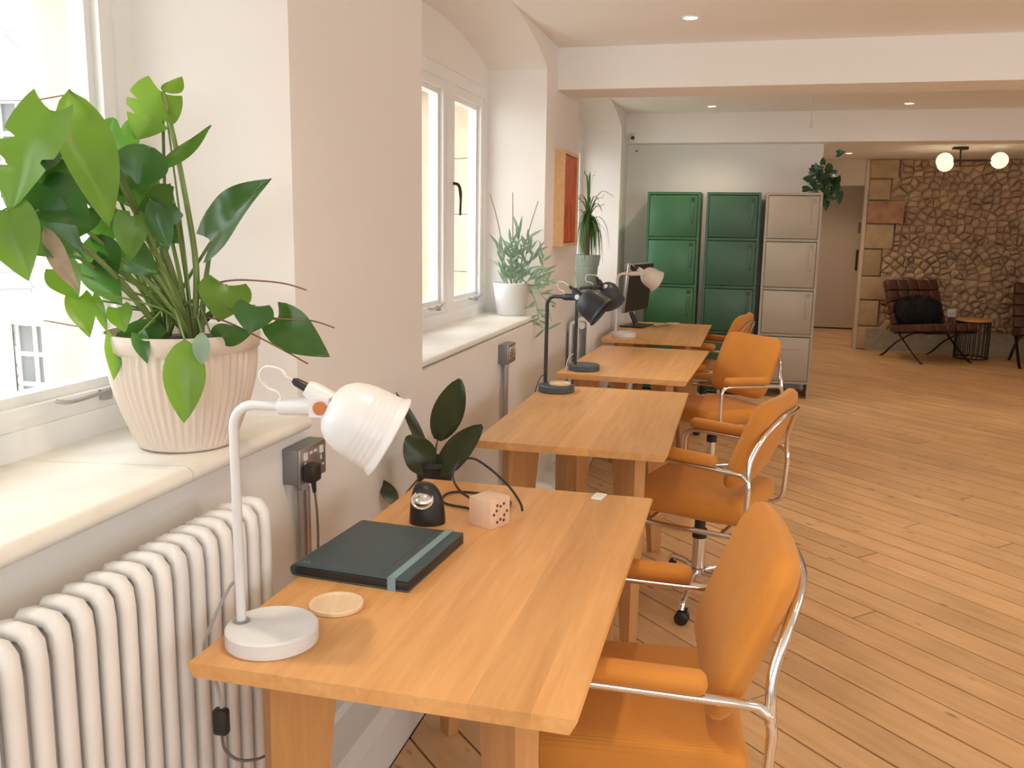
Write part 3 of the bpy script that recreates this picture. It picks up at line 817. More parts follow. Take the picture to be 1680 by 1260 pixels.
radiator('white column radiator under the nearest window, left of the nearest desk', -.955, .64, 21, .905, .22)
radiator('white column radiator under the farthest window, partly hidden behind the black lamps', -.955, 5.85, 20, .895, .22)

# ================================================================== LAMPS
def make_lamp(name, label, loc, rz, mbody, mshade, mbase, mknob, cable, tilt=(.84, .24, -.50)):
    t = thing(name, label, 'lamp', loc, rz, 'desk lamps')
    MB().lathe([(.001, 0), (.080, 0), (.083, .003), (.083, .028), (.080, .032), (.001, .032)], 40).build('base', mbase, t, smooth=35)
    p = [(-.060, 0, .03), (-.060, 0, .39)] + arc((-.018, 0, .395), .042, PI, PI/2, 6) + [(.034, 0, .437)]
    MB().tube(p, .0088, 10).build('pole', mbody, t, smooth=60)
    ring = MB().lathe([(.014, .0325), (.016, .034), (.009, .035)], 16, Matrix.Translation((-.060, 0, 0))); ring.build('pole_collar', M['steel'], t, smooth=True)
    j = MB().tube([(.028, 0, .437), (.034, 0, .437), (.095, 0, .440), (.108, 0, .441)], [.0145, .0155, .0155, .012], 12)
    # tilting fork and socket neck
    ax = Vector(tilt).normalized()
    neck0 = Vector((.078, 0, .472)); 
    j.tube([neck0, neck0+ax*.012, neck0+ax*.075], [.013, .0175, .0175], 14)
    j.box((.090, -.020, .425), (.126, .020, .458))
    j.build('joint', mbody, t, smooth=40)
    MB().cyl((.112, -.027, .442), (.112, -.019, .442), .0115, 18).build('knob', mknob, t, smooth=35)
    F = Matrix.Translation(Vector((.118, 0, .4455))) @ frame_from(ax, (0, 1, 0))
    prof = [(.018, 0), (.030, .002), (.044, .010), (.056, .024), (.063, .042), (.0665, .058)]
    zz = .058; r = .0665
    for k2 in range(5): prof += [(r+.0004, zz+.0025), (r+.0007, zz+.0065), (r+.0004, zz+.008), (r+.0005, zz+.0095)]; zz += .0095; r += .0006
    prof += [(r+.001, zz+.004), (r+.005, zz+.010), (r+.006, zz+.013), (r+.003, zz+.013)]
    inner = [(q-.003 if q > .02 else q, z_+.002) for q, z_ in reversed(prof[:-1])]
    MB().lathe(prof+inner, 40, F).build('shade', mshade, t, smooth=50)
    MB().lathe([(.001, .09), (.016, .085), (.026, .068), (.026, .055), (.014, .03), (.013, .005), (.001, .005)], 16, F).build('bulb', M['whitepot'], t, smooth=True)
    e0 = neck0
    MB().tube([e0-ax*.026, e0-ax*.02, e0+ax*.002], [.004, .0075, .0085], 10).build('strain_relief', M['black'], t, smooth=True)
    q0 = e0-ax*.026
    MB().tube(smooth_path([q0, q0-ax*.012, (.035, -.005, .502), (.005, 0, .505), (-.008, 0, .488), (.004, .004, .468), (.028, -.004, .462), (.036, -.01, .452), (.034, -.005, .44)], 6), .0022, 6).build('cable_loop', mats(cable), t, smooth=True)
    return t
def mats(c): return c
L1 = make_lamp('desk_lamp', 'white metal desk lamp with copper knob on the nearest desk', (-.789, 1.372, .74), R(3), M['lampwhite'], M['lampwhite'], M['lampwhite'], M['leather_knob'], M['whitecable'])
MB().tube(smooth_path([(-.064, .004, .10), (-.085, .02, .095), (-.105, .015, .06), (-.118, -.005, .02), (-.125, -.02, -.012), (-.12, -.02, -.05), (-.088, -.045, -.075), (-.078, -.05, -.115)], 6), .0035, 6).build('cable', M['midcable'], L1, smooth=True)
MB().rbox((-.093, -.062, -.165), (-.065, -.042, -.115), .006).build('switch', M['black'], L1, smooth=50)
MB().tube(smooth_path([(-.079, -.052, -.165), (-.08, -.04, -.205), (-.06, -.02, -.235), (-.03, .02, -.245), (-.01, .08, -.23), (-.03, .14, -.30)], 6), .003, 6).build('cable', M['greycable'], L1, smooth=True)
L2 = make_lamp('desk_lamp', 'charcoal desk lamp with a wooden coaster on its base, on the second desk', (-.80, 4.0, .74), R(-20), M['blackmatt'], M['blackmatt'], M['greybase'], M['whitepot'], M['whitecable'], tilt=(.78, .20, -.58))
MB().tube(smooth_path([(-.062, .004, .07), (-.085, .0, .06), (-.10, -.01, .015), (-.106, -.012, -.03), (-.10, .03, -.14), (-.06, .12, -.19), (-.01, .15, -.16), (.015, .14, -.20), (.03, .14, -.32), (.01, .14, -.42)], 6), .003, 6).build('cable', M['greycable'], L2, smooth=True)
L3 = make_lamp('desk_lamp', 'charcoal desk lamp turned away from the camera on the third desk', (-.785, 4.66, .74), R(48), M['blackmatt'], M['blackmatt'], M['greybase'], M['whitepot'], M['whitecable'], tilt=(.58, .12, -.80))
MB().tube(smooth_path([(-.066, .01, .09), (-.084, .024, .07), (-.092, .032, .03), (-.095, .03, -.03), (-.09, .03, -.12), (-.10, .03, -.3)], 6), .003, 6).build('cable', M['whitecable'], L3, smooth=True)
L4 = make_lamp('desk_lamp', 'cream desk lamp on the farthest desk in front of the monitor', (-.772, 6.215, .74), R(14), M['lampcream'], M['lampcream'], M['lampwhite'], M['lampcream'], M['whitecable'])

# ================================================================== DESK ITEMS
# notebook folio
nb_c = Vector((-.752, 1.808, .74))
nt = thing('notebook', 'dark teal folio notebook with a pale elastic strap on the nearest desk', 'notebook', nb_c, R(-4))
MB().rbox((-.134, -.158, .0), (.134, .158, .0045), .0022, 2).build('cover', M['note'], nt, smooth=50)
MB().rbox((-.133, -.1575, .0045), (.1335, .1575, .022), .002, 2).build('pages', M['black'], nt, smooth=50)
MB().rbox((-.134, -.158, .022), (.134, .158, .027), .0024, 2).build('cover', M['note'], nt, smooth=50)
MB().tube([(-.132, -.157, .0135), (-.132, .157, .0135)], .0132, 10).build('spine', M['note'], nt, smooth=60)
sm = MB(); sm.box((.088, -.160, .0265), (.106, .160, .0285)); sm.box((.088, -.1605, .0), (.106, -.1585, .0285)); sm.box((.088, .1585, .0), (.106, .1605, .0285))
sm.build('strap', M['strap'], nt)
MB().box((.066, -.156, .0268), (.0675, .156, .0274)).build('crease', M['black'], nt)
# a small worn mark embossed in the corner
mk = MB()
for i in range(5): mk.box((-.124+i*.004, -.142, .0268), (-.1218+i*.004, -.137+(.003 if i in (0, 3) else 0), .0273))
mk.build('embossed_mark', M['strap'], nt)
# coasters
def coaster(label, loc, r=.054):
    t = thing('coaster', label, 'coaster', loc, R(20), 'round wooden coasters')
    MB().lathe([(.001, 0), (r-.003, 0), (r, .003), (r, .009), (r-.002, .011), (r-.006, .011), (r-.009, .006), (.001, .006)], 36).build('dish', M['palebamboo'], t, smooth=40)
    return t
coaster('round wooden coaster beside the white lamp on the nearest desk', (-.741, 1.538, .74))
coaster('round wooden coaster lying on the charcoal lamp base', (-.782, 3.993, .772), .050)
coaster('round wooden coaster at the back of the farthest desk', (-.50, 7.16, .74))
# dome gadget
gd = thing('dome_gadget', 'small black dome gadget with a chrome oval face behind the notebook', 'gadget', (-.742, 2.075, .74), R(14))
dm = MB(); rings = []
for i in range(15):
    an = PI/2*i/14; z = .106*math.sin(an); c_ = max(math.cos(an), .004)
    wv = .046*c_**.62; dp = .036*c_**.62; t_ = i/14
    rings.append([Vector((wv*math.cos(2*PI*k2/28)-.012*t_*t_, dp*math.sin(2*PI*k2/28)+.004*t_, z)) for k2 in range(28)])
dm.loft(rings, True, True).build('body', M['black'], gd, smooth=70)
Fo = Matrix.Translation((-.010, -.0225, .066)) @ frame_from((-.04, -.86, .50), (1, 0, 0)) @ Matrix.Scale(1.16, 4)
MB().lathe([(.001, .011), (.010, .0105), (.017, .008), (.0205, .004), (.022, .0045), (.0245, .004), (.0255, 0), (.0255, -.012)], 28, Fo @ Matrix.Diagonal((1, .86, 1, 1))).build('chrome_face', M['chrome'], gd, smooth=60)
# wooden cube with drilled holes
cb = thing('wooden_cube', 'small pale wooden cube with drilled holes beside the black cable', 'cube', (-.588, 2.112, .74), R(-26))
MB().rbox((-.037, -.037, 0), (.037, .037, .074), .002, 2).build('block', M['cube'], cb, smooth=40)
hl = MB()
for k2 in range(12):
    if k2 in (1, 7): continue
    a = 2*PI*k2/12; r_ = .017 if k2 % 2 else .025
    hl.tube([(.0368, r_*math.cos(a), .037+r_*math.sin(a)), (.0376, r_*math.cos(a), .037+r_*math.sin(a))], .0042, 8)
hl.build('drilled_holes', M['hole'], cb, kind='stuff')
# cable
cbp = [at(770, 834, 2.20), at(735, 832, 2.22), at(724, 823, 2.26), at(742, 811, 2.33), at(790, 812, 2.34)]
for p in cbp: p.z = .745
loop = [Vector((-.60, 2.165, .765)), at(760, 810, 2.22), at(743, 783, 2.25), at(752, 760, 2.28), at(775, 752, 2.29), at(805, 770, 2.28), at(835, 798, 2.25), at(853, 824, 2.23), at(857, 838, 2.215)]
tag(MB().tube(smooth_path([Vector((-.62, 2.15, .745))]+cbp[0:]+[Vector((-.585, 2.30, .745)), Vector((-.575, 2.22, .748)), Vector((-.597, 2.17, .757))]+loop, 6), .0034, 8).build('charging_cable', M['black'], smooth=True), 'thin black cable looping up behind the wooden cube', 'cable')
tg = thing('card_tag', 'small white card at the far edge of the nearest desk', 'card', (-.354, 2.417, .74), R(-8))
MB().rbox((-.016, -.026, 0), (.016, .028, .006), .002, 2).build('card', M['paper'], tg)
# monitor
mn = thing('monitor', 'slim dark computer monitor standing at the back of the farthest desk', 'monitor', (-.765, 6.93, .74), R(-15))
sc_t = T((0, 0, .30), 0, R(6))
MB().rbox((-.014, -.245, -.185), (.010, .245, .185), .006, 2, sc_t).build('bezel', M['steel'], mn, smooth=40)
MB().box((.0102, -.238, -.177), (.0115, .238, .177), sc_t).build('screen', M['black'], mn)
MB().tube([(-.01, 0, .02), (-.06, 0, .12), (-.02, 0, .26)], [.02, .018, .02], 8).build('stand_neck', M['black'], mn, smooth=True)
MB().rbox((-.09, -.14, 0), (.09, .14, .012), .005, 2).build('stand_base', M['black'], mn, smooth=40)
kb = thing('pen_case', 'slim dark grey case lying at the foot of the monitor', 'case', (-.585, 6.99, .74), R(-30))
MB().rbox((-.02, -.10, 0), (.02, .10, .014), .005, 2).build('case', M['steel'], kb, smooth=40)

# ================================================================== SOCKETS
def socket(label, y, z, plug):
    t = thing('wall_socket', label, 'socket', (XW, y, z), group='metal-clad wall sockets')
    MB().rbox((0, -.075, -.048), (.044, .075, .048), .004, 2).build('back_box', M['socket'], t, smooth=40)
    MB().rbox((.044, -.074, -.047), (.050, .074, .047), .002, 2).build('faceplate', M['steel'], t, smooth=40)
    d = MB()
    for yy in (-.045, .045): d.box((.050, yy-.008, .014), (.054, yy+.008, .034)); 
    for yy in (-.012, .012): d.box((.050, yy-.007, .024), (.0515, yy+.007, .031))
    for yy in (-.045, .045):
        d.box((.050, yy-.003, -.004), (.0515, yy+.003, .009)); d.box((.050, yy-.014, -.022), (.0515, yy-.006, -.017)); d.box((.050, yy+.006, -.022), (.0515, yy+.014, -.017))
    d.build('switches', M['whitecable'], t)
    c = MB().cyl((.022, -.008, -.075), (.022, -.008, -.046), .016, 14)
    c.build('gland', M['steel'], t, smooth=40)
    for yy in (-.02, .012): MB().cyl((.022, yy, -(z-.20)), (.022, yy, -.074), .0095, 12).build('conduit', M['steel'], t, smooth=40)
    return t
socket('grey metal socket below the nearest sill with a black plug in it', 2.10, .868, True)
socket('grey metal socket on the wall above the second desk, without a plug', 4.22, .875, False)
pl = thing('plug', 'black plug in the nearest wall socket with its cable hanging down', 'plug', (XW+.0515, 2.055, .853))
MB().rbox((0, -.024, -.026), (.034, .024, .022), .008, 3).build('plug_body', M['black'], pl, smooth=50)
MB().tube([(.02, 0, -.02), (.022, .002, -.055)], [.008, .005], 8).build('cable_sleeve', M['black'], pl, smooth=40)
MB().tube(smooth_path([(.022, .002, -.05), (.024, .01, -.12), (.018, .022, -.22), (.012, .015, -.36), (.02, .02, -.55)], 5), .0035, 6).build('cable', M['greycable'], pl, smooth=True)

# painting on the pier between the second and third windows
pc = thing('painting', 'narrow framed abstract painting in orange and red on the pier', 'painting', (XW, 5.62, 1.655))
def paint():
    m, N, Lk, P = newmat('abstract_paint'); P.inputs['Roughness'].default_value = .5
    tc = N.new('ShaderNodeTexCoord'); mp = N.new('ShaderNodeMapping'); mp.inputs['Scale'].default_value = (1, 9, 1.6)
    nz = N.new('ShaderNodeTexNoise'); nz.inputs['Scale'].default_value = 2.2; nz.inputs['Detail'].default_value = 4; nz.inputs['Distortion'].default_value = .8
    cr = N.new('ShaderNodeValToRGB'); e = cr.color_ramp.elements
    e[0].position = .28; e[0].color = (.05, .015, .01, 1); e[1].position = .72; e[1].color = (.70, .30, .06, 1)
    for p, c in ((.40, (.40, .05, .03)), (.50, (.70, .14, .03)), (.60, (.50, .07, .06))): q = e.new(p); q.color = (*c, 1)
    Lk.new(tc.outputs['Object'], mp.inputs['Vector']); Lk.new(mp.outputs[0], nz.inputs['Vector']); Lk.new(nz.outputs['Fac'], cr.inputs['Fac']); Lk.new(cr.outputs['Color'], P.inputs['Base Color'])
    return m
fm = MB()
fm.box((.0, -.235, -.285), (.062, -.215, .285)); fm.box((.0, .215, -.285), (.062, .235, .285)); fm.box((.0, -.215, -.285), (.062, .215, -.265)); fm.box((.0, -.215, .265), (.062, .215, .285))
fm.build('frame', M['bamboo'], pc)
MB().box((.01, -.210, -.26), (.052, .210, .26)).build('canvas', paint(), pc)

# ================================================================== LOCKERS
def locker(label, x0, x1, body, inner, drawers, legs, y0=8.30, y1=8.76):
    cx_ = (x0+x1)/2; W_ = (x1-x0)/2; Dp = y1-y0
    t = thing('locker', label, 'locker', (cx_, y0, 0), group='metal lockers by the back wall')
    zb = .13 if legs else .02
    b = MB(); th = .022
    b.box((-W_, 0, 0 if legs else 0), (-W_+th, Dp, 1.81)); b.box((W_-th, 0, 0), (W_, Dp, 1.81)); b.box((-W_+th, 0, 1.788), (W_-th, Dp, 1.81)); b.box((-W_+th, Dp-.02, zb), (W_-th, Dp, 1.788))
    for z in (zb, .555, .965, 1.39): b.box((-W_+th, .004, z), (W_-th, Dp-.02, z+.022))
    b.build('body', body, t)
    rows = [(1.412, 1.786), (.987, 1.388), (.577, .963), (zb+.022, .553)]
    for i, (za, zb_) in enumerate(rows):
        last = i == 3
        dr = MB().rbox((-W_+th+.004, -.006, za+.005), (W_-th-.004, .016, zb_-.005), .003, 2).build('drawer' if last and drawers else 'door', inner, t, smooth=40)
        if last and drawers:
            MB().rbox((-.03, -.010, zb_-.115), (.13, -.004, zb_-.10), .003, 2).build('handle', inner, dr, smooth=40); continue
        xh = W_-th-.045
        MB().box((xh-.022, -.008, zb_-.06), (xh+.022, -.005, zb_-.02)).build('label_holder', inner, dr)
        MB().box((xh-.015, -.009, zb_-.054), (xh+.015, -.0075, zb_-.026)).build('card', M['ltgrey'] if drawers else M['darkpot'], dr)
        hm = MB(); zc0, zc1 = zb_-.25, zb_-.09
        hm.tube([(xh, -.006, zc0), (xh, -.026, zc0+.012), (xh, -.026, zc1-.012), (xh, -.006, zc1)], .007, 8)
        hm.build('handle', inner, dr, smooth=50)
        MB().rbox((xh-.018, -.008, zc0-.015), (xh+.018, -.0055, zc1+.015), .001, 1).build('handle_plate', inner, dr)
    return t
locker('bright green metal locker, leftmost of the three, behind the monitor', -.863, -.392, M['green'], M['green'], False, False)
locker('dark green metal locker between the bright green and cream ones', -.338, .128, M['dgreen'], M['dgreen'], False, False)
locker('cream metal locker with a drawer and the trailing plant on top', .168, .640, M['cream'], M['cream'], True, True)
# ledge behind the farthest desk
bxx = thing('white_cabinet', 'low white cabinet against the window wall behind the farthest desk lamp', 'cabinet', (-.995, 7.55, 0))
MB().rbox((-.10, -.35, .215), (.10, .35, .86), .004, 2).build('carcass', M['white'], bxx, smooth=40)
MB().rbox((-.105, -.36, .86), (.108, .36, .885), .004, 2).build('top', M['white'], bxx, smooth=40)

# security camera on the second beam, small sensor below
sx = thing('security_camera', 'small white security camera with black lens in the corner by the second beam', 'camera', (-1.05, 8.585, 2.305))
MB().rbox((-.03, -.03, -.04), (.03, 0, .04), .008, 2).build('mount', M['white'], sx, smooth=40)
MB().tube([(0, -.02, 0), (.002, -.05, 0), (.004, -.065, -.002)], [.028, .03, .024], 14).build('housing', M['white'], sx, smooth=40)
MB().cyl((.004, -.064, -.002), (.005, -.069, -.002), .018, 14).build('lens', M['black'], sx, smooth=40)
s3 = thing('motion_sensor', 'tiny dark sensor on the wall under the security camera', 'sensor', (-1.035, 8.8, 2.205))
MB().rbox((-.016, -.02, -.014), (.016, 0, .014), .004, 2).build('housing', M['white'], s3, smooth=40)
MB().cyl((0, -.019, 0), (0, -.024, 0), .008, 10).build('eye', M['black'], s3)
pq = thing('pull_cord', 'thin white pull cord hanging from the ceiling behind the first beam', 'cord', (.46, 7.65, ZC))
MB().lathe([(.001, 0), (.03, 0), (.03, -.006), (.01, -.012), (.001, -.012)], 16).build('rose', M['white'], pq, smooth=40)
MB().tube([(0, 0, -.01), (0, 0, -.19)], .0025, 6).build('cord', M['whitecable'], pq)
MB().lathe([(.001, -.245), (.012, -.24), (.014, -.22), (.006, -.188), (.001, -.188)], 12).build('pull', M['lampcream'], pq, smooth=True)

# ================================================================== LOUNGE
def lounge_chair(label, loc, rz):
    t = thing('lounge_chair', label, 'armchair', loc, rz, 'brown leather lounge chairs')
    # forward +x, width along y
    W_ = .36
    fr = None
    for s in (-1, 1):
        y = s*(W_-.03)
        f_ = MB()
        back = smooth_path([(.40, y, .0), (.30, y, .045), (.12, y, .17), (-.05, y, .30), (-.22, y, .48), (-.34, y, .74), (-.38, y, .86)], 5)
        seat = smooth_path([(-.36, y, 0), (-.27, y, .05), (-.12, y, .17), (.02, y, .25), (.20, y, .33), (.42, y, .36)], 5)
        f_.tube(back, .017, 8, flat=.45, side=(0, 1, 0)); f_.tube(seat, .017, 8, flat=.45, side=(0, 1, 0))
        f_.build('cross_frame', M['dark_steel'], t, smooth=50)
    bar = MB()
    for x, z in ((.40, .352), (-.13, .30), (-.36, .80)): bar.tube([(x, -W_+.03, z), (x, W_-.03, z)], .010, 6)
    bar.build('cross_bar', M['dark_steel'], t)
    seat_t = T((.115, 0, .385), 0, R(-7))
    seat = thing_part('seat_cushion', t); back = thing_part('back_cushion', t)
    nx, ny = 4, 5
    for i in range(nx):
        for j in range(ny):
            a, b = .62/nx, 2*W_/ny
            m_ = MB().rbox((-.31+i*a+.001, -W_+j*b+.001, -.045), (-.31+(i+1)*a-.001, -W_+(j+1)*b-.001, .045), .022, 2, seat_t)
            m_.build('tufted_panel', M['leather'], seat, smooth=60)
    back_t = T((-.255, 0, .655), 0, R(-24))
    nz_ = 4
    for i in range(nz_):
        for j in range(ny):
            a, b = .56/nz_, 2*W_/ny
            m_ = MB().rbox((-.045, -W_+j*b+.001, -.28+i*a+.001), (.045, -W_+(j+1)*b-.001, -.28+(i+1)*a-.001), .022, 2, back_t)
            m_.build('tufted_panel', M['leather'], back, smooth=60)
    bt = MB()
    for i in range(nx-1):
        for j in range(ny-1):
            p = seat_t @ Vector((-.31+(i+1)*.155, -W_+(j+1)*2*W_/ny, .03)); bt.lathe([(.001, .012), (.008, .008), (.01, 0)], 8, Matrix.Translation(p))
    bt.build('buttons', M['leather'], t)
    st = MB()
    for j in range(9): st.box((-.20, -W_+.05+j*.077, -.052), (.30, -W_+.08+j*.077, -.047), seat_t)
    st.build('straps', M['dark_steel'], t)
    return t
lounge_chair('brown tufted leather lounge chair with the black fur cushion', (2.155, 11.47, 0), R(-62))
lounge_chair('brown tufted leather lounge chair cut off by the right edge', (3.44, 11.36, 0), R(-96))
cu_ = thing('fur_cushion', 'shaggy black fur cushion leaning in the left lounge chair', 'cushion', (2.05, 11.47, .545), R(-62))
fu = MB(); rf = random.Random(9)
Tc = T((-.02, .02, .02), 0, R(-26)) @ Matrix.Scale(1.32, 4)
core = MB(); rings = []
for i in range(9):
    t_ = -1+2*i/8; hh = max(1-abs(t_)**2.6, .02)**.5
    rings.append([Tc @ Vector((.075*hh*math.cos(2*PI*k2/18), .225*math.copysign(abs(math.sin(2*PI*k2/18))**.6, math.sin(2*PI*k2/18))*(.55+.45*hh), .13*t_)) for k2 in range(18)])
core.loft(rings, True, True).build('pad', M['fur'], cu_, smooth=70)
for i in range(1500):
    v = Vector((rf.gauss(0, 1), rf.gauss(0, 1), rf.gauss(0, 1))).normalized()
    p = Vector((v.x*.075, .215*math.copysign(abs(v.y)**.7, v.y), .128*math.copysign(abs(v.z)**.7, v.z)))
    d_ = (v+Vector((rf.uniform(-.5, .5), rf.uniform(-.5, .5), rf.uniform(-.7, .3)))).normalized()*rf.uniform(.02, .04); s_ = d_.orthogonal().normalized()*.003
    fu.add([Tc @ (p+s_), Tc @ (p-s_), Tc @ (p+d_)], [(0, 1, 2)])
fu.build('fur', M['fur'], cu_, kind='stuff')
# round slatted side table
stb = thing('side_table', 'round wire-slatted drum side table with a wooden top between the lounge chairs', 'side table', (2.715, 11.70, 0))
MB().lathe([(.001, .455), (.20, .455), (.203, .46), (.203, .475), (.20, .48), (.001, .48)], 36).build('table_top', M['oak'], stb, smooth=40)
me_sl = MB().tube([(.185, 0, .02), (.187, 0, .24), (.185, 0, .455)], .006, 6).mesh('slat', M['dark_steel'], 50)
for k2 in range(22):
    o = bpy.data.objects.new('slat', me_sl); C.objects.link(o); o.parent = stb; o.rotation_euler = (0, 0, 2*PI*k2/22)
for z in (.014, .44): MB().tube([(.185*math.cos(2*PI*k2/32), .185*math.sin(2*PI*k2/32), z) for k2 in range(32)], .008, 6, closed=True).build('ring', M['dark_steel'], stb, smooth=50)
# pendant
pe = thing('pendant_light', 'dark metal ceiling light with three glowing globes in the lounge', 'ceiling light', (2.135, 10.5, ZL))
MB().rbox((-.075, -.05, -.028), (.075, .05, 0), .01, 2).build('canopy', M['dark_steel'], pe, smooth=40)
MB().cyl((.005, 0, -.02), (.012, 0, -.20), .009, 8).build('rod', M['dark_steel'], pe, smooth=40)
globes = [(-.150, -.05, -.145), (.395, .04, -.135), (-.075, .30, -.150)]
br = MB()
for g in globes: br.tube([(.010, 0, -.14), g], .0085, 8)
br.build('arms', M['dark_steel'], pe, smooth=40)
for g in globes:
    MB().lathe([(.084*math.sin(PI*i/14)+1e-4, -.084*math.cos(PI*i/14)) for i in range(15)], 28, Matrix.Translation(g)).build('globe', M['globe'], pe, smooth=True)
    L = bpy.data.lights.new('globe_lamp', 'POINT'); L.energy = 14; L.color = (1, .74, .46); L.shadow_soft_size = .09
    o = bpy.data.objects.new('globe_lamp', L); C.objects.link(o); o.parent = pe; o.location = g
ws = thing('wall_outlet', 'small white outlet on the stone wall beside the left lounge chair', 'socket', (2.56, YS-.03, .50))
MB().rbox((-.05, -.02, -.05), (.05, .03, .05), .006, 2).build('faceplate', M['white'], ws, smooth=40)
hs = MB()
for xx in (-.02, .02): hs.box((xx-.004, -.0215, -.012), (xx+.004, -.0195, .006))
hs.build('slots', M['black'], ws)

# ================================================================== PLANTS
def wfun(kind, t, side):
    if kind == 'heart':
        w_ = math.sin(PI*min(1, (t+.10)/1.10)**.62)**.9 if t < 1 else 0
        return max(w_, 0)
    if kind == 'mon':
        w_ = max(math.sin(PI*min(1, (t+.12)/1.12)**.70), 0)**.75 if t < 1 else 0
        for tn, dn in ((.36, .5), (.60, .6)) if side > 0 else ((.48, .65),):
            w_ *= 1-dn*math.exp(-((t-tn)/.028)**2)
        return w_
    if kind == 'lance': return max(math.sin(PI*t**.8), 0)**.85
    if kind == 'oval': return max(math.sin(PI*min(1, t*.97+.02)**.9), 0)**.62
    return max(math.sin(PI*t), 0)
LEAF_FACE = {13: (-.45, -.85, .25), 0: (.2, -1, .3)}
def leaf(parent, B, Tp, width, kind='heart', face=None, fold=.12, droop=.10, m='leaf', roll=0.0, name='leaf', nt=None):
    """leaf blade from base B to tip Tp; face = direction the blade looks to"""
    B, Tp = Vector(B), Vector(Tp); ax = Tp-B; L = ax.length; a = ax/L
    n = Vector(face) if face is not None else (CAM-(B+Tp)/2)
    n = (n-a*n.dot(a)).normalized(); s = a.cross(n)
    if roll: n, s = n*math.cos(roll)+s*math.sin(roll), s*math.cos(roll)-n*math.sin(roll)
    nt = nt or (26 if kind == 'mon' else 12); ns = 3
    V = []; F = []
    for i in range(nt+1):
        t = i/nt
        for j in range(-ns, ns+1):
            q = j/ns
            hw = width/2*wfun(kind, t, q)
            back = 0
            if kind in ('heart', 'mon') and t < .25: back = -(abs(q)**1.5)*.13*L*(1-t/.25)*1.0
            z = fold*hw*2*abs(q)**1.3 + droop*L*(math.sin(PI*t)*.6 - t*t*.25) + .012*L*math.sin(7*t+3*q)
            V.append(B+a*(t*L+back)+s*(hw*q)+n*z)
    w_ = 2*ns+1
    for i in range(nt):
        for j in range(w_-1): F.append((i*w_+j, i*w_+j+1, (i+1)*w_+j+1, (i+1)*w_+j))
    c = B
    V = [v-c for v in V]
    o = MB().add(V, F).build(name, M[m], None, smooth=80)
    inv = parent.location if parent else Vector()
    o.parent = parent; o.location = c-inv
    return o
def stem(parent, pts, r=.004, m='stem', r1=None, name='stem'):
    P_ = [Vector(p)-parent.location for p in pts]; sp = smooth_path(P_, 5)
    rr = [r+((r1 or r*.6)-r)*i/(len(sp)-1) for i in range(len(sp))]
    return MB().tube(sp, rr, 7).build(name, M[m], parent, smooth=60)

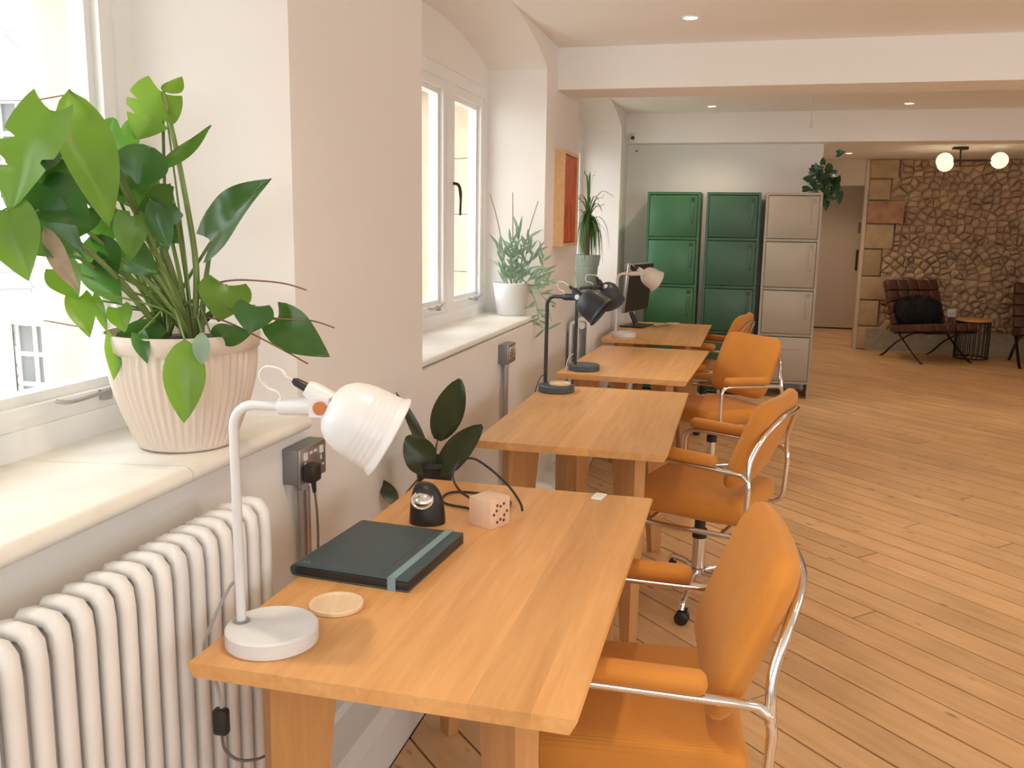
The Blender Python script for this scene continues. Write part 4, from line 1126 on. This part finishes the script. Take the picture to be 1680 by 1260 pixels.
# ---- big monstera and its trailing companions on the nearest sill
PC = Vector((-1.215, 1.765, ZS))
mo = thing('potted_monstera', 'large leafy monstera in a ribbed cream pot on the nearest windowsill', 'potted plant', PC)
def rib(a, z): return 1+(.019*math.cos(52*a) if .012 < z < .222 else 0)
prof = [(.001, .002), (.098, .002), (.106, .006), (.108, .012)] + [(.108+.052*math.sin(PI/2*t), .014+.206*t) for t in [i/10 for i in range(11)]] + [(.163, .224), (.168, .227), (.170, .25), (.169, .262), (.162, .262), (.158, .235)]
MB().lathe(prof, 312, wob=rib).build('pot', M['pot'], mo, smooth=60)
MB().lathe([(.159, .236), (.08, .242), (.001, .246)], 32).build('soil', M['soil'], mo, smooth=True)
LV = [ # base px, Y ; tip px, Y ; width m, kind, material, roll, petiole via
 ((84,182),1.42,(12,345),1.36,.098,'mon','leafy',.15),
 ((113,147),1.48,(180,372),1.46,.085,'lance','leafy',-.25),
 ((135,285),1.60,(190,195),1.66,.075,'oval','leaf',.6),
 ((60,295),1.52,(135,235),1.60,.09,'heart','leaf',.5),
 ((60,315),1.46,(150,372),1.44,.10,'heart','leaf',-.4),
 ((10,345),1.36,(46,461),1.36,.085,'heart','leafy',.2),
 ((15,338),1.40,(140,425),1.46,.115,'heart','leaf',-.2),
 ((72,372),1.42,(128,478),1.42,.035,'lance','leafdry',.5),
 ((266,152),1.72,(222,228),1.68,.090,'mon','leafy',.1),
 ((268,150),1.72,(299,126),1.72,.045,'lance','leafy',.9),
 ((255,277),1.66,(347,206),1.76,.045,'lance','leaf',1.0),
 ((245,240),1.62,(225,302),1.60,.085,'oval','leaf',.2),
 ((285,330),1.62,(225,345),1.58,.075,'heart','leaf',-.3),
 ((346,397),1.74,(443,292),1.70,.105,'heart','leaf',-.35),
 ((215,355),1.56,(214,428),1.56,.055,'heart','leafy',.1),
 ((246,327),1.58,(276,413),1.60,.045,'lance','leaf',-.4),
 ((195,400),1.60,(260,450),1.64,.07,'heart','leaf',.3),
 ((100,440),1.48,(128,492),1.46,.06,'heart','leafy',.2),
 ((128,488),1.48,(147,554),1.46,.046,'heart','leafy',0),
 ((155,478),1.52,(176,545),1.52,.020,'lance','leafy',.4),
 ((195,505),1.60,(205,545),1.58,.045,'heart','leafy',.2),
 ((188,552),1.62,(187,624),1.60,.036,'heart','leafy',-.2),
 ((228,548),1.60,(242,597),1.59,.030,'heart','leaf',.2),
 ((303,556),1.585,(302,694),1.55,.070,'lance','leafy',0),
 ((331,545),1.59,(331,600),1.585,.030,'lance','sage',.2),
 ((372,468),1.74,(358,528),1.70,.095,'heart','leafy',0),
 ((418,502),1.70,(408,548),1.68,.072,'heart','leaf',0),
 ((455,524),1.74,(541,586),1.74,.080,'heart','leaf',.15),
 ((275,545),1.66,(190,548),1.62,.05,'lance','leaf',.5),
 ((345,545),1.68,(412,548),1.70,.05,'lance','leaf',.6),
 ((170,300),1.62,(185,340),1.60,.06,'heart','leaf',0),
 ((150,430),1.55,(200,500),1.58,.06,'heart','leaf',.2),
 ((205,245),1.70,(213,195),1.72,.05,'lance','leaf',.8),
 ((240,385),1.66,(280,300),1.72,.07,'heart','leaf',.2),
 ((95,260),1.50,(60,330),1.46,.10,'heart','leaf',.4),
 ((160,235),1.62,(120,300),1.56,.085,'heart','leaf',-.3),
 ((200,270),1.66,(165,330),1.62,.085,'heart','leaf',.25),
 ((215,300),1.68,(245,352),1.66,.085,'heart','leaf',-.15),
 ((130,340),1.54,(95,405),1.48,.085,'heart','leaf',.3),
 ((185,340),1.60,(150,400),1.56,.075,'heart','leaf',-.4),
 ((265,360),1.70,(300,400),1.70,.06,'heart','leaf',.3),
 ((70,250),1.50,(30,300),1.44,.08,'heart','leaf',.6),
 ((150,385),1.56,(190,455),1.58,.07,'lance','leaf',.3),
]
roots = [Vector((-.03, -.02, .24)), Vector((.02, .0, .24)), Vector((.0, .04, .24)), Vector((-.05, .02, .24)), Vector((.05, -.03, .24))]
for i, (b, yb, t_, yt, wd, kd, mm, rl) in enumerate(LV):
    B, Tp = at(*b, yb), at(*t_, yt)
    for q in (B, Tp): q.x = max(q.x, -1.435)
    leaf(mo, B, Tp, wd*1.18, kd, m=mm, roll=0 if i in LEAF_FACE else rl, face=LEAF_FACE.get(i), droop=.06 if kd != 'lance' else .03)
    r0 = PC+roots[i % 5]
    mid = r0.lerp(B, .5)+Vector((0, 0, .03 if B.z > 1.30 else .045)); mid.x = max(mid.x, -1.42)
    if B.z < 1.26: mid = r0.lerp(B, .45); mid.z = max(r0.z, B.z)+.05
    stem(mo, [r0, r0.lerp(mid, .5)+Vector((0, 0, .02)), mid, B.lerp(mid, .15), B], .0055 if wd > .07 else .0028, 'stem', .0028 if wd > .07 else .0018)
# thick canes
for pts_ in (((300,545),(285,490),(245,390),(190,270),(150,195),(140,190)), ((318,545),(322,440),(300,300),(277,190),(267,150)), ((262,545),(215,480),(150,415),(60,345)), ((330,545),(335,480),(347,397))):
    ys_ = [1.72, 1.70, 1.66, 1.60, 1.52, 1.49] if len(pts_) == 6 else [1.74, 1.74, 1.73, 1.72, 1.72] if len(pts_) == 5 else [1.68, 1.60, 1.52, 1.42] if pts_[0][0] == 262 else [1.74, 1.74, 1.74]
    stem(mo, [at(*p, y) for p, y in zip(pts_, ys_)], .008, 'stem', .004)
for pts_, ys_ in ((((330,470),(380,460),(430,461),(470,466),(503,476)), (1.74, 1.74, 1.74, 1.76, 1.78)), (((335,488),(380,508),(450,522),(510,526),(549,538)), (1.72, 1.72, 1.72, 1.74, 1.76)), (((315,522),(360,524),(410,546),(470,577),(505,597)), (1.70, 1.70, 1.70, 1.72, 1.74))):
    stem(mo, [at(*p, y) for p, y in zip(pts_, ys_)], .0022, 'vine', .0016, 'aerial_root')

# ---- rubber plant in a dark pot between the first two desks
RP = Vector((-.955, 2.74, .0))
ps = thing('plant_stand', 'dark slender plant stand between the two nearest desks', 'plant stand', RP)
for k2 in range(3):
    a = 2*PI*k2/3+.3
    MB().tube([(.10*math.cos(a), .10*math.sin(a), .0), (.07*math.cos(a), .07*math.sin(a), .56)], .009, 6).build('leg', M['blackmatt'], ps, smooth=50)
MB().lathe([(.001, .555), (.085, .555), (.085, .567), (.001, .567)], 24).build('tray', M['blackmatt'], ps, smooth=40)
rp = thing('rubber_plant', 'dark-leaved rubber plant in a small black pot behind the nearest desk', 'potted plant', (RP.x, RP.y, .567))
MB().lathe([(.001, 0), (.045, 0), (.05, .003), (.062, .135), (.066, .138), (.066, .155), (.060, .155), (.058, .14)], 28).build('pot', M['darkpot'], rp, smooth=50)
MB().lathe([(.059, .140), (.001, .145)], 20).build('soil', M['soil'], rp)
for b, yb, t_, yt, wd, kd, rl in (((718,722),2.74,(755,622),2.74,.080,'oval',.05), ((705,752),2.72,(650,643),2.74,.030,'lance',.35), ((706,775),2.70,(668,715),2.66,.085,'oval',.2), ((716,778),2.70,(791,698),2.66,.072,'oval',-.35), ((652,830),2.66,(621,784),2.70,.04,'lance',.2)):
    B, Tp = at(*b, yb), at(*t_, yt)
    leaf(rp, B, Tp, wd*1.3, kd, m='rubber', roll=rl, droop=.03, fold=.05)
    r0 = Vector((RP.x, RP.y, .71))
    stem(rp, [r0, r0.lerp(B, .6)+Vector((0, 0, .01)), B], .004, 'vine', .003)

# ---- white pot with a trailing succulent and canes on the middle sill
P2 = Vector((-1.275, 5.0, ZS))
tp = thing('trailing_succulent', 'grey-green trailing succulent with bare canes in a white pot on the middle windowsill', 'potted plant', P2)
MB().lathe([(.001, 0), (.078, 0), (.083, .004), (.106, .178), (.107, .182), (.102, .184), (.099, .17), (.001, .168)], 36).build('pot', M['whitepot'], tp, smooth=50)
for px in ((804, 318), (841, 316), (883, 330)):
    stem(tp, [P2+Vector(((px[0]-842)*.0006, 0, .16)), at(px[0]*.6+842*.4, px[1]*.6+463*.4, 5.0), at(*px, 5.0)], .003, 'vine', .002, 'cane')
rq = random.Random(21)
def sprig(parent, pts, ln, wd, n, m, bend=.5):
    sp = smooth_path(pts, 6); stem(parent, pts, .0028, m, .0016)
    for i in range(n):
        t = (i+1)/(n+1)*(len(sp)-1); k_ = int(t); p = sp[k_]
        d = (sp[min(k_+1, len(sp)-1)]-sp[max(k_-1, 0)]).normalized(); o_ = Vector((rq.uniform(-1, 1), rq.uniform(-1, .6), rq.uniform(-.2, 1))).normalized()
        dr = (d*bend+o_*.8).normalized()
        leaf(parent, p, p+dr*ln*rq.uniform(.7, 1.2), wd, 'lance', m=m, nt=5, droop=.05)
for x0, y0, x1, y1 in ((830, 465, 822, 405), (838, 465, 838, 395), (846, 465, 852, 375), (855, 465, 868, 385), (850, 465, 882, 410), (842, 465, 846, 415)):
    sprig(tp, [at(x0, y0, 4.98), at((x0+x1)/2, (y0+y1)/2, 4.97), at(x1, y1, 4.96)], .10, .016, 16, 'sage')
for pp in (((862, 465), (888, 440), (890, 425), (893, 470)), ((866, 466), (885, 480), (898, 500), (905, 528)), ((868, 468), (880, 500), (886, 530), (900, 545)), ((860, 465), (880, 455), (895, 462), (905, 470))):
    sprig(tp, [at(*p, 4.96-.015*i) for i, p in enumerate(pp)], .10, .015, 13, 'sage')

# ---- strap-leaved plant in a sage pot on the far sill
P3 = Vector((-1.185, 7.02, ZS))
dr = thing('strap_leaf_plant', 'arching strap-leaved plant in a sage green pot on the far windowsill', 'potted plant', P3)
MB().lathe([(.001, 0), (.068, 0), (.072, .004), (.090, .205), (.096, .207), (.106, .285), (.107, .29), (.101, .29), (.098, .27), (.001, .268)], 36).build('pot', M['sagepot'], dr, smooth=40)
def strap(parent, p0, ang, rise, reach, fall, wd=.016, m='grass'):
    d = Vector((math.cos(ang), math.sin(ang), 0))
    c = smooth_path([p0, p0+Vector((0, 0, rise*.6))+d*reach*.15, p0+Vector((0, 0, rise))+d*reach*.5, p0+Vector((0, 0, rise-fall*.35))+d*reach*.85, p0+Vector((0, 0, rise-fall))+d*reach], 5)
    s = Vector((-d.y, d.x, 0)); V = []; F = []
    for i, p in enumerate(c):
        t = i/(len(c)-1); h = wd/2*(1-t**2.5)+.0005
        V += [p-s*h-parent.location+Vector((0, 0, .003)), p-parent.location, p+s*h-parent.location+Vector((0, 0, .003))]
    for i in range(len(c)-1):
        for j in range(2): F.append((i*3+j, i*3+j+1, i*3+4+j, i*3+3+j))
    MB().add(V, F).build('leaf', M[m], parent, smooth=80)
crown = P3+Vector((0, 0, .50))
MB().tube([(0, 0, .26), (.004, 0, .40), (0, 0, .53)], [.022, .018, .022], 10).build('trunk', M['vine'], dr, smooth=50)
for i in range(74):
    a = rq.uniform(0, 2*PI)
    if math.cos(a) < 0: sc_r = .55
    else: sc_r = 1
    if i < 58: strap(dr, crown+Vector((0, 0, rq.uniform(-.03, .03))), a, rq.uniform(.02, .10), rq.uniform(.05, .20)*sc_r, rq.uniform(.20, .34), rq.uniform(.014, .024))
    else: strap(dr, crown, a, rq.uniform(.12, .28), rq.uniform(.12, .34)*sc_r, rq.uniform(-.05, .10), rq.uniform(.010, .016))
for i in range(4): strap(dr, crown, rq.uniform(0, 6.28), .38, .05, -.05, .018)

# ---- pothos on the cream locker
P4_ = Vector((.575, 8.45, 1.81))
po = thing('trailing_pothos', 'green trailing plant with shade-darkened leaf colour in a small pale pot on top of the cream locker', 'potted plant', P4_)
MB().lathe([(.001, 0), (.050, 0), (.054, .004), (.068, .11), (.064, .11), (.06, .10), (.001, .098)], 24).build('pot', M['sagepot'], po, smooth=40)
for i in range(34):
    px, py = rq.gauss(1350, 13), rq.gauss(293, 16)
    B = at(px, py, rq.uniform(8.30, 8.46)); d = Vector((rq.uniform(-1, 1), rq.uniform(-.6, .3), rq.uniform(-1, .35))).normalized()
    if B.z < 1.82 and B.x < .65: B.z = 1.84
    Tp = B+d*.085
    if Tp.z < 1.83 and Tp.x < .66: Tp.z = 1.84
    leaf(po, B, Tp, .065, 'heart', m='pothos', roll=rq.uniform(-.6, .6), nt=6)
for px, py in ((1350, 262), (1338, 275), (1363, 278), (1327, 290)):
    B = at(px, py+8, 8.42); leaf(po, B, at(px, py-4, 8.42), .05, 'heart', m='pothos', nt=6); stem(po, [P4_+Vector((0, 0, .10)), P4_.lerp(B, .5)+Vector((0, 0, .09)), B], .002)
for px, py in ((1352, 322), (1355, 335), (1372, 312), (1377, 325), (1362, 318), (1366, 303), (1374, 300)):
    B = at(px, py-10, 8.40); B.x = max(B.x, .67); Tp = at(px, py+12, 8.38); Tp.x = max(Tp.x, .67)
    leaf(po, B, Tp, .07, 'heart', m='pothos', nt=6, roll=rq.uniform(-.4, .4)); stem(po, [P4_+Vector((.03, 0, .10)), Vector((.68, 8.42, 1.90)), B], .002)
